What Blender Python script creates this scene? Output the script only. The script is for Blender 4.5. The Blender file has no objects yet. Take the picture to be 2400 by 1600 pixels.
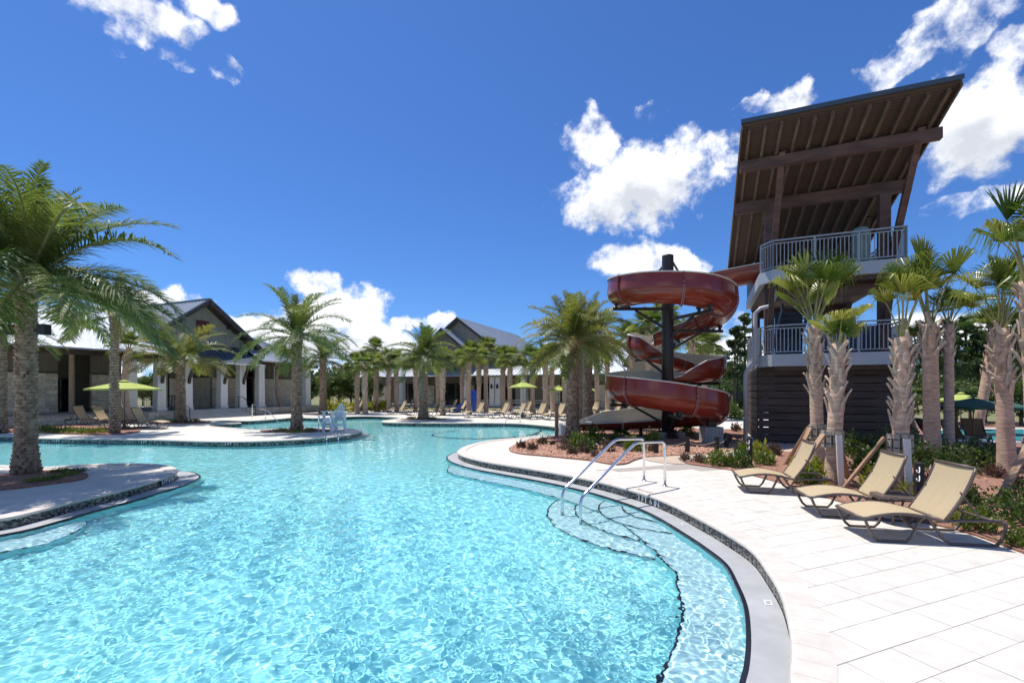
import bpy, math, random
import numpy as np
from mathutils import Vector, Matrix, geometry
R = math.radians
scene = bpy.context.scene
COL = scene.collection
rnd = random.Random(7)

# ---------------------------------------------------------------- camera
FPX, HCAM, HORIZ = 1067.0, 2.1, 915.0        # focal length in photo pixels, eye height, horizon row
cam_data = bpy.data.cameras.new('camera')
cam = bpy.data.objects.new('camera', cam_data)
COL.objects.link(cam)
cam.location = (0, 0, HCAM)
cam.rotation_euler = (R(90), 0, 0)
cam_data.sensor_width = 36.0
cam_data.lens = 36.0 * FPX / 2400.0
cam_data.shift_y = (HORIZ - 800.0) / 2400.0
cam_data.clip_end = 6000.0
cam_data.clip_start = 0.05
scene.camera = cam
scene.view_settings.view_transform = 'Standard'
scene.view_settings.look = 'None'
scene.view_settings.gamma = 1.0
scene.view_settings.exposure = 0.30
scene.cycles.use_denoising = True
scene.cycles.max_bounces = 8
scene.cycles.diffuse_bounces = 3
scene.cycles.glossy_bounces = 3
scene.cycles.transmission_bounces = 6
scene.cycles.transparent_max_bounces = 8
scene.cycles.sample_clamp_indirect = 6.0
scene.cycles.use_adaptive_sampling = True
scene.cycles.adaptive_threshold = 0.02

# ---------------------------------------------------------------- sun and sky
SUN = Vector((-0.255, 0.20, 0.97)).normalized()
sun_data = bpy.data.lights.new('sun', 'SUN')
sun_data.energy = 4.4
sun_data.angle = R(0.5)
sun_data.color = (1.0, 0.955, 0.89)
sun_data.cycles.is_caustics_light = True
sun = bpy.data.objects.new('sun', sun_data)
COL.objects.link(sun)
sun.rotation_euler = SUN.to_track_quat('Z', 'Y').to_euler()

class NT:
    """tiny helper to write node trees"""
    def __init__(s, tree): s.t = tree
    def n(s, typ, **kw):
        nd = s.t.nodes.new(typ)
        for k, v in kw.items():
            if k.startswith('i_'):
                key = k[2:]
                key = int(key) if key.isdigit() else key.replace('_', ' ')
                s.put(nd.inputs[key], v)
            else: setattr(nd, k, v)
        return nd
    def put(s, sock, v):
        if isinstance(v, bpy.types.NodeSocket): s.t.links.new(v, sock)
        else: sock.default_value = v
    def math(s, op, a, b=0.0, c=None, clamp=False):
        nd = s.n('ShaderNodeMath', operation=op, use_clamp=clamp)
        s.put(nd.inputs[0], a); s.put(nd.inputs[1], b)
        if c is not None: s.put(nd.inputs[2], c)
        return nd.outputs[0]
    def vmath(s, op, a, b=None):
        nd = s.n('ShaderNodeVectorMath', operation=op)
        s.put(nd.inputs[0], a)
        if b is not None: s.put(nd.inputs[1], b)
        return nd
    def mix(s, f, a, b, kind='MIX'):
        nd = s.n('ShaderNodeMix', data_type='RGBA', blend_type=kind)
        s.put(nd.inputs[0], f); s.put(nd.inputs[6], a); s.put(nd.inputs[7], b)
        return nd.outputs[2]
    def ramp(s, f, a, b, lo=0.0, hi=1.0, interp='SMOOTHSTEP'):
        nd = s.n('ShaderNodeMapRange', interpolation_type=interp)
        s.put(nd.inputs[0], f); s.put(nd.inputs[1], a); s.put(nd.inputs[2], b); s.put(nd.inputs[3], lo); s.put(nd.inputs[4], hi)
        return nd.outputs[0]
    def noise(s, vec, scale, detail=3, rough=0.55, dist=0.0):
        nd = s.n('ShaderNodeTexNoise', i_Scale=scale, i_Detail=detail, i_Roughness=rough, i_Distortion=dist)
        if vec is not None: s.put(nd.inputs['Vector'], vec)
        return nd.outputs['Fac']

def pdir(px, py):
    return Vector(((px - 1200) / FPX, 1.0, (HORIZ - py) / FPX)).normalized()

world = bpy.data.worlds.new('World')
scene.world = world
world.use_nodes = True
W = NT(world.node_tree)
world.cycles.sampling_method = 'MANUAL'
world.cycles.sample_map_resolution = 1024
bg = world.node_tree.nodes['Background']
bg.inputs[1].default_value = 0.115
sky = W.n('ShaderNodeTexSky', sky_type='NISHITA', sun_disc=False)
sky.sun_elevation = math.asin(SUN.z)
sky.sun_rotation = math.atan2(SUN.x, SUN.y)
sky.altitude = 0.0
sky.air_density = 1.0
sky.dust_density = 0.35
sky.ozone_density = 3.0
geo = W.n('ShaderNodeTexCoord')
DIRV = W.vmath('NORMALIZE', geo.outputs['Generated']).outputs[0]
# clouds: (pixel x, pixel y of the centre, half width, half height in pixels, solidity)
CLOUDS = [(1485, 440, 200, 118, 1.0), (1390, 325, 85, 55, .5), (1520, 255, 55, 34, .14), (1690, 335, 42, 55, .24), (1850, 255, 90, 50, .45),
          (2300, 285, 165, 150, 1.0), (2375, 85, 60, 65, .30), (2130, 135, 110, 40, .10), (2230, 50, 100, 60, .17), (2240, 480, 130, 36, .20), (1755, 250, 60, 32, .25),
          (310, 45, 135, 75, .42), (480, 10, 70, 50, .26), (525, 165, 45, 52, .24), (375, 150, 60, 22, .08), (240, 95, 45, 28, .10),
          (1490, 615, 95, 50, .5), (1610, 620, 75, 45, .4), (740, 660, 65, 48, .5), (800, 740, 130, 75, .8), (670, 790, 200, 60, .75), (880, 800, 130, 75, .95),
          (960, 760, 60, 28, .5), (350, 700, 150, 45, .45), (1040, 765, 30, 30, .35), (1700, 830, 110, 70, .55), (2260, 770, 130, 55, .6),
          (1000, 870, 400, 35, .5), (200, 830, 260, 40, .4), (1720, 760, 50, 35, .35)]
EXTRA = [(-70, 14, 9, 5), (-110, 30, 12, 6), (-150, 12, 14, 6), (170, 28, 13, 7), (140, 10, 12, 5), (110, 34, 11, 6), (85, 12, 10, 5), (65, 35, 8, 5), (-60, 55, 9, 6), (30, 75, 8, 6), (-95, 62, 9, 7), (120, 60, 9, 7)]
cl = [(pdir(x, y), hw / FPX * pdir(x, y).y, hh / FPX * pdir(x, y).y, s) for x, y, hw, hh, s in CLOUDS]
for az, el, hw, hh in EXTRA:
    cl.append((Vector((math.sin(R(az)) * math.cos(R(el)), math.cos(R(az)) * math.cos(R(el)), math.sin(R(el)))), R(hw), R(hh), .8))
warp = W.n('ShaderNodeTexNoise', i_Scale=7.0, i_Detail=3.0)
W.put(warp.inputs['Vector'], DIRV)
wv = W.vmath('SCALE', W.vmath('SUBTRACT', warp.outputs['Color'], (.5, .5, .5)).outputs[0]); wv.inputs['Scale'].default_value = 0.085
warp2 = W.n('ShaderNodeTexNoise', i_Scale=24.0, i_Detail=4.0)
W.put(warp2.inputs['Vector'], DIRV)
wv2 = W.vmath('SCALE', W.vmath('SUBTRACT', warp2.outputs['Color'], (.5, .5, .5)).outputs[0]); wv2.inputs['Scale'].default_value = 0.05
dwv = W.vmath('ADD', W.vmath('ADD', DIRV, wv.outputs[0]).outputs[0], wv2.outputs[0]).outputs[0]
cov = None; upn = None
for c, a, b, s in cl:
    sc_ = Vector((1 / a, 1 / a, 1 / (b * max(.6, math.sqrt(1 - c.z * c.z)))))
    q_ = W.vmath('MULTIPLY_ADD', dwv, tuple(sc_)); q_.inputs[2].default_value = (-c.x * sc_.x, -c.y * sc_.y, -c.z * sc_.z)
    k = W.math('SUBTRACT', 1.0, W.vmath('LENGTH', q_.outputs[0]).outputs['Value'])
    k = W.math('MINIMUM', k, s)
    cov = k if cov is None else W.math('MAXIMUM', cov, k)
    if s >= .7:
        sx = W.n('ShaderNodeSeparateXYZ'); W.put(sx.inputs[0], q_.outputs[0])
        sh = W.math('MULTIPLY', W.math('MAXIMUM', k, 0.0), sx.outputs[2])
        upn = sh if upn is None else W.math('ADD', upn, sh)
cov = W.math('MAXIMUM', cov, -1.0)
n1 = W.noise(DIRV, 13.0, 9, 0.60, 0.15)
n2 = W.noise(DIRV, 34.0, 8, 0.65, .3)
sunoff = W.vmath('ADD', DIRV, tuple(SUN * 0.03)).outputs[0]
n3 = W.noise(sunoff, 13.0, 9, 0.60, 0.15)
dens = W.math('ADD', W.math('MULTIPLY', cov, 0.75), W.math('MULTIPLY', W.math('SUBTRACT', n1, 0.5), 1.25))
dens = W.math('ADD', dens, W.math('MULTIPLY', W.math('SUBTRACT', n2, 0.5), 0.46))
alpha = W.ramp(dens, 0.02, 0.36)
lit = W.math('ADD', 0.80, W.math('MULTIPLY', W.math('SUBTRACT', n1, n3), 1.3))
lit = W.math('ADD', lit, W.math('MULTIPLY', upn, 1.5))
lit = W.math('SUBTRACT', lit, W.math('MULTIPLY', W.math('MAXIMUM', W.math('SUBTRACT', dens, .28), 0.0), 0.42))
lit = W.math('MAXIMUM', W.math('MINIMUM', lit, 1.0), 0.45)
ccol = W.mix(lit, (1.7, 2.1, 2.8, 1), (9.2, 9.3, 9.6, 1))
skyc = W.mix(1.0, sky.outputs[0], (0.37, 0.62, 1.0, 1), 'MULTIPLY')
final = W.mix(alpha, skyc, ccol)
W.put(bg.inputs[0], final)

# ---------------------------------------------------------------- helpers
def G(px, py, z=0.0):
    Y = FPX * (HCAM - z) / (py - HORIZ)
    return Vector(((px - 1200) / FPX * Y, Y, z))
def PD(px, py, Y):
    return Vector(((px - 1200) / FPX * Y, Y, HCAM + (HORIZ - py) / FPX * Y))
def XAT(px, Y): return (px - 1200) / FPX * Y

class MB:
    def __init__(s): s.v = []; s.f = []; s.m = []
    def add(s, vs, fs, m=0):
        o = len(s.v); s.v.extend(tuple(p) for p in vs)
        for f in fs: s.f.append(tuple(i + o for i in f)); s.m.append(m)
        return s
    def box(s, x0, x1, y0, y1, z0, z1, m=0, M=None):
        vs = [Vector((x, y, z)) for z in (z0, z1) for y in (y0, y1) for x in (x0, x1)]
        if M is not None: vs = [M @ p for p in vs]
        return s.add(vs, [(0, 2, 3, 1), (4, 5, 7, 6), (0, 1, 5, 4), (2, 6, 7, 3), (0, 4, 6, 2), (1, 3, 7, 5)], m)
    def bar(s, p, q, w, h, m=0, up=(0, 0, 1)):
        p, q = Vector(p), Vector(q); d = (q - p).normalized(); up = Vector(up)
        if abs(d.dot(up)) > .98: up = Vector((0, 1, 0))
        a = d.cross(up).normalized() * (w / 2); b = a.cross(d).normalized() * (h / 2)
        vs = [p - a - b, p + a - b, p + a + b, p - a + b, q - a - b, q + a - b, q + a + b, q - a + b]
        return s.add(vs, [(0, 3, 2, 1), (4, 5, 6, 7), (0, 1, 5, 4), (1, 2, 6, 5), (2, 3, 7, 6), (3, 0, 4, 7)], m)
    def tube(s, pts, r, n=8, m=0, cap=True):
        pts = [Vector(p) for p in pts]; rs = r if isinstance(r, (list, tuple)) else [r] * len(pts)
        rings = []; ref = None
        for i, p in enumerate(pts):
            t = (pts[min(i + 1, len(pts) - 1)] - pts[max(i - 1, 0)]).normalized()
            if ref is None:
                ref = Vector((0, 0, 1)) if abs(t.z) < .9 else Vector((1, 0, 0))
            a = (ref - t * ref.dot(t)).normalized(); ref = a; b = t.cross(a)
            rings.append([p + (a * math.cos(2 * math.pi * k / n) + b * math.sin(2 * math.pi * k / n)) * rs[i] for k in range(n)])
        vs = [q for rg in rings for q in rg]; fs = []
        for i in range(len(pts) - 1):
            for k in range(n):
                k2 = (k + 1) % n; fs.append((i * n + k, i * n + k2, (i + 1) * n + k2, (i + 1) * n + k))
        if cap: fs.append(tuple(range(n - 1, -1, -1))); fs.append(tuple((len(pts) - 1) * n + k for k in range(n)))
        return s.add(vs, fs, m)
    def lathe(s, prof, n=16, c=(0, 0, 0), m=0):
        c = Vector(c); vs = []; fs = []
        for r, z in prof:
            for k in range(n): vs.append(c + Vector((r * math.cos(2 * math.pi * k / n), r * math.sin(2 * math.pi * k / n), z)))
        for i in range(len(prof) - 1):
            for k in range(n):
                k2 = (k + 1) % n; fs.append((i * n + k, i * n + k2, (i + 1) * n + k2, (i + 1) * n + k))
        fs.append(tuple(range(n - 1, -1, -1))); fs.append(tuple((len(prof) - 1) * n + k for k in range(n)))
        return s.add(vs, fs, m)
    def prism(s, poly, z0, z1, m=0, M=None):
        n = len(poly); vs = [Vector((p[0], p[1], z)) for z in (z0, z1) for p in poly]
        if M is not None: vs = [M @ p for p in vs]
        return s.add(vs, [tuple(range(n - 1, -1, -1)), tuple(range(n, 2 * n))] + [(i, (i + 1) % n, n + (i + 1) % n, n + i) for i in range(n)], m)
    def slab(s, quad, th, m=0):
        """a plate: quad (3 or 4 points, counter-clockwise from above) with thickness going down"""
        q = [Vector(p) for p in quad]; n = len(q); d = Vector((0, 0, -th))
        return s.add(q + [p + d for p in q], [tuple(range(n)), tuple(range(2 * n - 1, n - 1, -1))] + [(i, n + i, n + (i + 1) % n, (i + 1) % n) for i in range(n)], m)
    def mesh(s, name, mats, smooth=False):
        me = bpy.data.meshes.new(name)
        me.from_pydata(s.v, [], s.f)
        for mt in (mats if isinstance(mats, (list, tuple)) else [mats]): me.materials.append(mt)
        if any(s.m): me.polygons.foreach_set('material_index', s.m)
        if smooth: me.polygons.foreach_set('use_smooth', [True] * len(s.f))
        me.update()
        return me
    def build(s, name, mats, parent=None, smooth=False, loc=None, rz=None):
        return obj(name, s.mesh(name, mats, smooth), parent, loc, rz)

def obj(name, me, parent=None, loc=None, rz=None, M=None):
    o = bpy.data.objects.new(name, me); COL.objects.link(o)
    if parent is not None: o.parent = parent
    if M is not None: o.matrix_local = M
    else:
        if loc is not None: o.location = loc
        if rz is not None: o.rotation_euler = (0, 0, rz)
    return o
def tag(o, label=None, cat=None, group=None, kind=None):
    for k, v in (('label', label), ('category', cat), ('group', group), ('kind', kind)):
        if v: o[k] = v
    return o
def thing(name, label, cat, loc=(0, 0, 0), rz=0.0, group=None):
    o = bpy.data.objects.new(name, None); COL.objects.link(o); o.empty_display_size = .1
    o.location = loc; o.rotation_euler = (0, 0, rz)
    return tag(o, label, cat, group)
def np_mesh(name, v, f, mats, smooth=False):
    """fast mesh from numpy arrays; f is (n,3) or (n,4)"""
    v = np.asarray(v, dtype=np.float32); f = np.asarray(f, dtype=np.int32); k = f.shape[1]
    me = bpy.data.meshes.new(name)
    me.vertices.add(len(v)); me.vertices.foreach_set('co', v.ravel())
    me.loops.add(f.size); me.loops.foreach_set('vertex_index', f.ravel())
    me.polygons.add(len(f)); me.polygons.foreach_set('loop_start', np.arange(0, f.size, k, dtype=np.int32))
    me.polygons.foreach_set('loop_total', np.full(len(f), k, dtype=np.int32))
    if smooth: me.polygons.foreach_set('use_smooth', np.ones(len(f), dtype=bool))
    for mt in (mats if isinstance(mats, (list, tuple)) else [mats]): me.materials.append(mt)
    me.update(calc_edges=True); me.validate()
    return me

# ---------------------------------------------------------------- materials
MATS = {}
def mat(name, col, rough=.6, var=0.0, vscale=3.0, bump=0.0, bscale=40.0, metal=0.0, spec=.5, objvar=0.0, coat=0.0, col2=None, stretch=None, detail=4):
    m = bpy.data.materials.new(name); m.use_nodes = True; MATS[name] = m
    T = NT(m.node_tree); b = m.node_tree.nodes['Principled BSDF']
    b.inputs['Roughness'].default_value = rough; b.inputs['Metallic'].default_value = metal
    b.inputs['Specular IOR Level'].default_value = spec
    if coat: b.inputs['Coat Weight'].default_value = coat; b.inputs['Coat Roughness'].default_value = .08
    c = (*col, 1)
    tc = T.n('ShaderNodeTexCoord'); vec = tc.outputs['Object']
    if stretch: vec = T.vmath('MULTIPLY', vec, stretch).outputs[0]
    out = c
    if var or col2:
        nz = T.noise(vec, vscale, detail, .6)
        if col2: out = T.mix(T.ramp(nz, .38, .62), c, (*col2, 1))
        else:
            lo = tuple(x * (1 - var) for x in col) + (1,); hi = tuple(min(1, x * (1 + var)) for x in col) + (1,)
            out = T.mix(T.ramp(nz, .3, .7), lo, hi)
    if objvar:
        oi = T.n('ShaderNodeObjectInfo')
        f = T.ramp(oi.outputs['Random'], 0, 1, 1 - objvar, 1 + objvar, 'LINEAR')
        hs = T.n('ShaderNodeHueSaturation'); T.put(hs.inputs['Color'], out); T.put(hs.inputs['Value'], f)
        out = hs.outputs[0]
    T.put(b.inputs['Base Color'], out)
    if bump:
        bn = T.n('ShaderNodeBump', i_Strength=min(1, bump), i_Distance=.02)
        T.put(bn.inputs['Height'], T.noise(vec, bscale, 4, .6)); T.put(b.inputs['Normal'], bn.outputs[0])
    return m
def leaf_mat(name, c1, c2, trans=.35, rough=.45, ov=.25, hue=.03):
    m = bpy.data.materials.new(name); m.use_nodes = True; MATS[name] = m
    T = NT(m.node_tree); b = m.node_tree.nodes['Principled BSDF']; out = m.node_tree.nodes['Material Output']
    b.inputs['Roughness'].default_value = rough; b.inputs['Specular IOR Level'].default_value = .45
    tc = T.n('ShaderNodeTexCoord'); oi = T.n('ShaderNodeObjectInfo')
    nz = T.noise(tc.outputs['Object'], 2.5, 3)
    f = T.math('ADD', T.math('MULTIPLY', nz, .8), T.math('MULTIPLY', oi.outputs['Random'], .5), clamp=True)
    c = T.mix(T.ramp(f, .25, .95), (*c1, 1), (*c2, 1))
    hs = T.n('ShaderNodeHueSaturation'); T.put(hs.inputs['Color'], c)
    T.put(hs.inputs['Value'], T.ramp(oi.outputs['Random'], 0, 1, 1 - ov, 1 + ov, 'LINEAR'))
    T.put(hs.inputs['Hue'], T.ramp(oi.outputs['Random'], 0, 1, .5 + hue, .5 - hue, 'LINEAR'))
    T.put(b.inputs['Base Color'], hs.outputs[0])
    tr = T.n('ShaderNodeBsdfTranslucent'); T.put(tr.inputs[0], T.mix(.5, hs.outputs[0], (.25, .34, .04, 1)))
    mx = T.n('ShaderNodeMixShader', i_0=trans); T.put(mx.inputs[1], b.outputs[0]); T.put(mx.inputs[2], tr.outputs[0])
    T.put(out.inputs[0], mx.outputs[0])
    return m

mat('deck', (.62, .58, .51), .75, var=.07, vscale=1.6, bump=.25, bscale=60)
mat('paver', (.615, .575, .51), .78, var=.08, vscale=5, bump=.25, bscale=90, objvar=.035)
mat('grout', (.36, .32, .28), .9)
mat('coping', (.60, .54, .475), .72, var=.06, vscale=7, bump=.2, bscale=80, objvar=.04)
mat('plaster', (.38, .385, .385), .6, var=.10, vscale=2.5, bump=.15, bscale=30)
mat('mulch', (.36, .19, .13), .95, col2=(.20, .095, .065), vscale=28, bump=1, bscale=22, detail=6)
mat('chip', (.46, .265, .185), .9, objvar=.1, var=.35, vscale=9)
mat('path', (.50, .40, .31), .85, var=.12, vscale=1.2, bump=.2, bscale=50)
mat('earth', (.13, .17, .05), .95, col2=(.22, .17, .09), vscale=.25, bump=.6, bscale=6)
mat('black_tile', (.012, .013, .02), .2)
mat('tile_grey', (.30, .29, .25), .25)
mat('tile_dark', (.03, .03, .035), .2)
mat('tile_mid', (.13, .125, .11), .25)
mat('steel', (.72, .72, .74), .14, metal=1.0)
mat('white_plastic', (.80, .81, .82), .35, var=.03)
mat('white_paint', (.78, .75, .70), .6, var=.04, vscale=2)
mat('lettering', (.85, .85, .82), .5)
mat('stone', (.68, .59, .455), .85, var=.18, vscale=5, bump=.7, bscale=14, objvar=.2)
mat('mortar', (.36, .32, .26), .95)
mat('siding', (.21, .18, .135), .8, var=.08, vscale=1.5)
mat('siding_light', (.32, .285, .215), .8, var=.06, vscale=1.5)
mat('brown_wood', (.065, .042, .032), .65, var=.25, vscale=3, stretch=(1, 1, 1))
mat('tower_wood', (.105, .058, .048), .65, var=.3, vscale=4, stretch=(.3, 1, 1), objvar=.08)
mat('rafter_wood', (.125, .085, .062), .7, var=.25, vscale=4, stretch=(1, .3, 1), objvar=.06)
mat('slat_wood', (.060, .040, .032), .7, var=.3, vscale=3, stretch=(.2, .2, 2), objvar=.15)
mat('interior_shade', (.012, .010, .009), .9)  # near-black colour standing for shade behind the tower slats
mat('door_wood', (.055, .022, .016), .5, var=.3)
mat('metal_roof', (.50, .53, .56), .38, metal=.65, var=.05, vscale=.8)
mat('dark_trim_shaded_roof', (.10, .115, .14), .42, metal=.3, var=.05, vscale=.8)  # roof metal with shade in its colour, also the dark rake trim
mat('rail_paint', (.30, .35, .395), .45)
mat('fascia_paint', (.40, .44, .47), .5, var=.05, vscale=1.2)
mat('gutter_paint', (.36, .36, .39), .4)
mat('glass_dark', (.02, .025, .03), .06, spec=.8)
mat('burgundy', (.12, .015, .025), .6)
mat('post_brown', (.030, .021, .019), .42, var=.2, vscale=2)
mat('black_post', (.016, .015, .016), .5)
mat('concrete', (.36, .345, .315), .85, var=.12, vscale=4, bump=.3, bscale=40)
mat('board_white', (.72, .67, .58), .75, var=.1, vscale=3, stretch=(1, 1, .2))
mat('board_tan', (.36, .22, .13), .75, var=.2, vscale=3)
mat('strap', (.02, .02, .02), .7)
mat('lounger_frame', (.115, .085, .07), .38, var=.08)
mat('green_fabric', (.37, .43, .10), .85, var=.06, objvar=.06)
mat('dark_green_fabric', (.030, .085, .058), .85, var=.08)
mat('blue_plastic', (.02, .10, .52), .35)
mat('barrel_green', (.22, .31, .27), .5)
mat('blue_grey_panel', (.05, .075, .105), .5)
mat('date_trunk', (.075, .05, .034), .9, var=.4, vscale=6, bump=.6, bscale=30)
mat('date_base', (.42, .30, .21), .9, vscale=7, bump=.5, bscale=40, col2=(.24, .155, .105))
mat('sabal_trunk', (.58, .40, .28), .9, var=.3, vscale=5, stretch=(1, 1, 5), bump=.9, bscale=14)
mat('sabal_boot', (.52, .405, .305), .85, var=.35, vscale=5, objvar=.22, bump=.3, bscale=30)
mat('stem', (.09, .06, .04), .9)
mat('pine_bark', (.10, .075, .06), .9, var=.3, vscale=3)
mat('petiole', (.27, .26, .10), .6, var=.2)
mat('fence_mesh', (.045, .05, .052), .8)
mat('rope', (.42, .33, .22), .9)
leaf_mat('date_leaf', (.060, .110, .020), (.17, .21, .055), trans=.36)
leaf_mat('date_leaf_olive', (.10, .125, .022), (.29, .26, .06), trans=.38)
leaf_mat('fan_leaf', (.10, .165, .024), (.28, .31, .065), trans=.40)
leaf_mat('fan_leaf_near', (.09, .15, .022), (.29, .32, .065), trans=.34, rough=.30)
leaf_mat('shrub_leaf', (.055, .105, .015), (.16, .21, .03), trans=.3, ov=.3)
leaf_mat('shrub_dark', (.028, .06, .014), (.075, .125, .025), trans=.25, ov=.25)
leaf_mat('lime_leaf', (.16, .22, .02), (.34, .36, .03), trans=.35)
leaf_mat('purple_leaf', (.055, .022, .032), (.13, .055, .065), trans=.2, hue=.0)
leaf_mat('tree_leaf', (.030, .065, .014), (.085, .13, .03), trans=.25)
leaf_mat('pine_leaf', (.026, .058, .014), (.075, .12, .03), trans=.2)
leaf_mat('far_leaf', (.05, .085, .03), (.10, .14, .055), trans=.2)

def sling_mat():
    m = bpy.data.materials.new('sling'); m.use_nodes = True; MATS['sling'] = m
    T = NT(m.node_tree); b = m.node_tree.nodes['Principled BSDF']; b.inputs['Roughness'].default_value = .75
    tc = T.n('ShaderNodeTexCoord')
    w1 = T.n('ShaderNodeTexWave', wave_type='BANDS', bands_direction='Y', i_Scale=48.0, i_Distortion=.6, i_Detail=2.0); T.put(w1.inputs['Vector'], tc.outputs['Object'])
    nz = T.noise(T.vmath('MULTIPLY', tc.outputs['Object'], (3, 90, 3)).outputs[0], 1.0, 3)
    f = T.math('ADD', T.math('MULTIPLY', w1.outputs['Fac'], .5), T.math('MULTIPLY', nz, .5))
    T.put(b.inputs['Base Color'], T.mix(f, (.30, .215, .115, 1), (.62, .50, .31, 1)))
    return m
sling_mat()

def flume_mat():
    m = bpy.data.materials.new('flume_red'); m.use_nodes = True; MATS['flume_red'] = m
    T = NT(m.node_tree); b = m.node_tree.nodes['Principled BSDF']
    b.inputs['Roughness'].default_value = .30; b.inputs['Specular IOR Level'].default_value = .6
    tc = T.n('ShaderNodeTexCoord')
    nz = T.noise(tc.outputs['Object'], .9, 5, .6)
    T.put(b.inputs['Base Color'], T.mix(T.ramp(nz, .3, .7), (.225, .030, .017, 1), (.25, .037, .021, 1)))
    bn = T.n('ShaderNodeBump', i_Strength=.05, i_Distance=.01); T.put(bn.inputs['Height'], T.noise(tc.outputs['Object'], 55, 4, .7)); T.put(b.inputs['Normal'], bn.outputs[0])
    T.put(b.inputs['Roughness'], T.ramp(T.noise(tc.outputs['Object'], 5, 4), .3, .7, .16, .21))
flume_mat()
mat('flume_beige', (.56, .51, .42), .45, var=.08, vscale=1.5)
mat('flume_rim', (.70, .66, .57), .4)
mat('bolt', (.6, .58, .55), .35, metal=.6)

def soffit_mat():
    m = bpy.data.materials.new('soffit_boards'); m.use_nodes = True; MATS['soffit_boards'] = m
    T = NT(m.node_tree); b = m.node_tree.nodes['Principled BSDF']; b.inputs['Roughness'].default_value = .75
    tc = T.n('ShaderNodeTexCoord'); sp = T.n('ShaderNodeSeparateXYZ'); T.put(sp.inputs[0], tc.outputs['Object'])
    fr = T.math('FRACT', T.math('MULTIPLY', sp.outputs[1], 8.5))
    g = T.math('LESS_THAN', fr, .14)
    nz = T.noise(T.vmath('MULTIPLY', tc.outputs['Object'], (.6, 8.5, 1)).outputs[0], 2.0, 4)
    c = T.mix(nz, (.055, .036, .027, 1), (.105, .070, .050, 1))
    T.put(b.inputs['Base Color'], T.mix(g, c, (.02, .013, .010, 1)))
soffit_mat()

def pool_floor_mat(name, c1, c2):
    m = bpy.data.materials.new(name); m.use_nodes = True; MATS[name] = m
    T = NT(m.node_tree); b = m.node_tree.nodes['Principled BSDF']; b.inputs['Roughness'].default_value = 1.0; b.inputs['Specular IOR Level'].default_value = 0
    tc = T.n('ShaderNodeTexCoord')
    T.put(b.inputs['Base Color'], T.mix(T.noise(tc.outputs['Object'], .5, 4), (*c1, 1), (*c2, 1)))
pool_floor_mat('pool_floor', (.31, .70, .725), (.36, .75, .775))
pool_floor_mat('pool_bench', (.46, .66, .70), (.52, .70, .74))

def water_mat():
    m = bpy.data.materials.new('water'); m.use_nodes = True; MATS['water'] = m
    T = NT(m.node_tree); b = m.node_tree.nodes['Principled BSDF']
    b.inputs['Base Color'].default_value = (.95, 1, 1, 1)
    b.inputs['Roughness'].default_value = 0.0; b.inputs['IOR'].default_value = 1.33; b.inputs['Transmission Weight'].default_value = 1.0
water_mat()
M_ = MATS
# ---------------------------------------------------------------- pool outline
def catmull(pts, step, closed=True, vals=None):
    P = [np.array(p, float) for p in pts]; n = len(P); out = []; ov = []
    rng_ = range(n) if closed else range(n - 1)
    for i in rng_:
        g = (lambda k: P[k % n]) if closed else (lambda k: P[min(max(k, 0), n - 1)])
        p0, p1, p2, p3 = g(i - 1), g(i), g(i + 1), g(i + 2)
        L = np.linalg.norm(p2 - p1); k = max(1, int(math.ceil(L / step)))
        # centripetal
        def tj(ti, a, b): return ti + max(1e-4, np.linalg.norm(b - a)) ** .5
        t0 = 0; t1 = tj(t0, p0, p1); t2 = tj(t1, p1, p2); t3 = tj(t2, p2, p3)
        for j in range(k):
            t = t1 + (t2 - t1) * j / k
            A1 = (t1 - t) / (t1 - t0) * p0 + (t - t0) / (t1 - t0) * p1
            A2 = (t2 - t) / (t2 - t1) * p1 + (t - t1) / (t2 - t1) * p2
            A3 = (t3 - t) / (t3 - t2) * p2 + (t - t2) / (t3 - t2) * p3
            B1 = (t2 - t) / (t2 - t0) * A1 + (t - t0) / (t2 - t0) * A2
            B2 = (t3 - t) / (t3 - t1) * A2 + (t - t1) / (t3 - t1) * A3
            out.append((t2 - t) / (t2 - t1) * B1 + (t - t1) / (t2 - t1) * B2)
            if vals is not None: ov.append(vals[i] + (vals[(i + 1) % n] - vals[i]) * j / k)
    if not closed: out.append(P[-1]); ov.append(vals[-1] if vals is not None else 0)
    return (np.array(out), np.array(ov)) if vals is not None else np.array(out)

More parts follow.
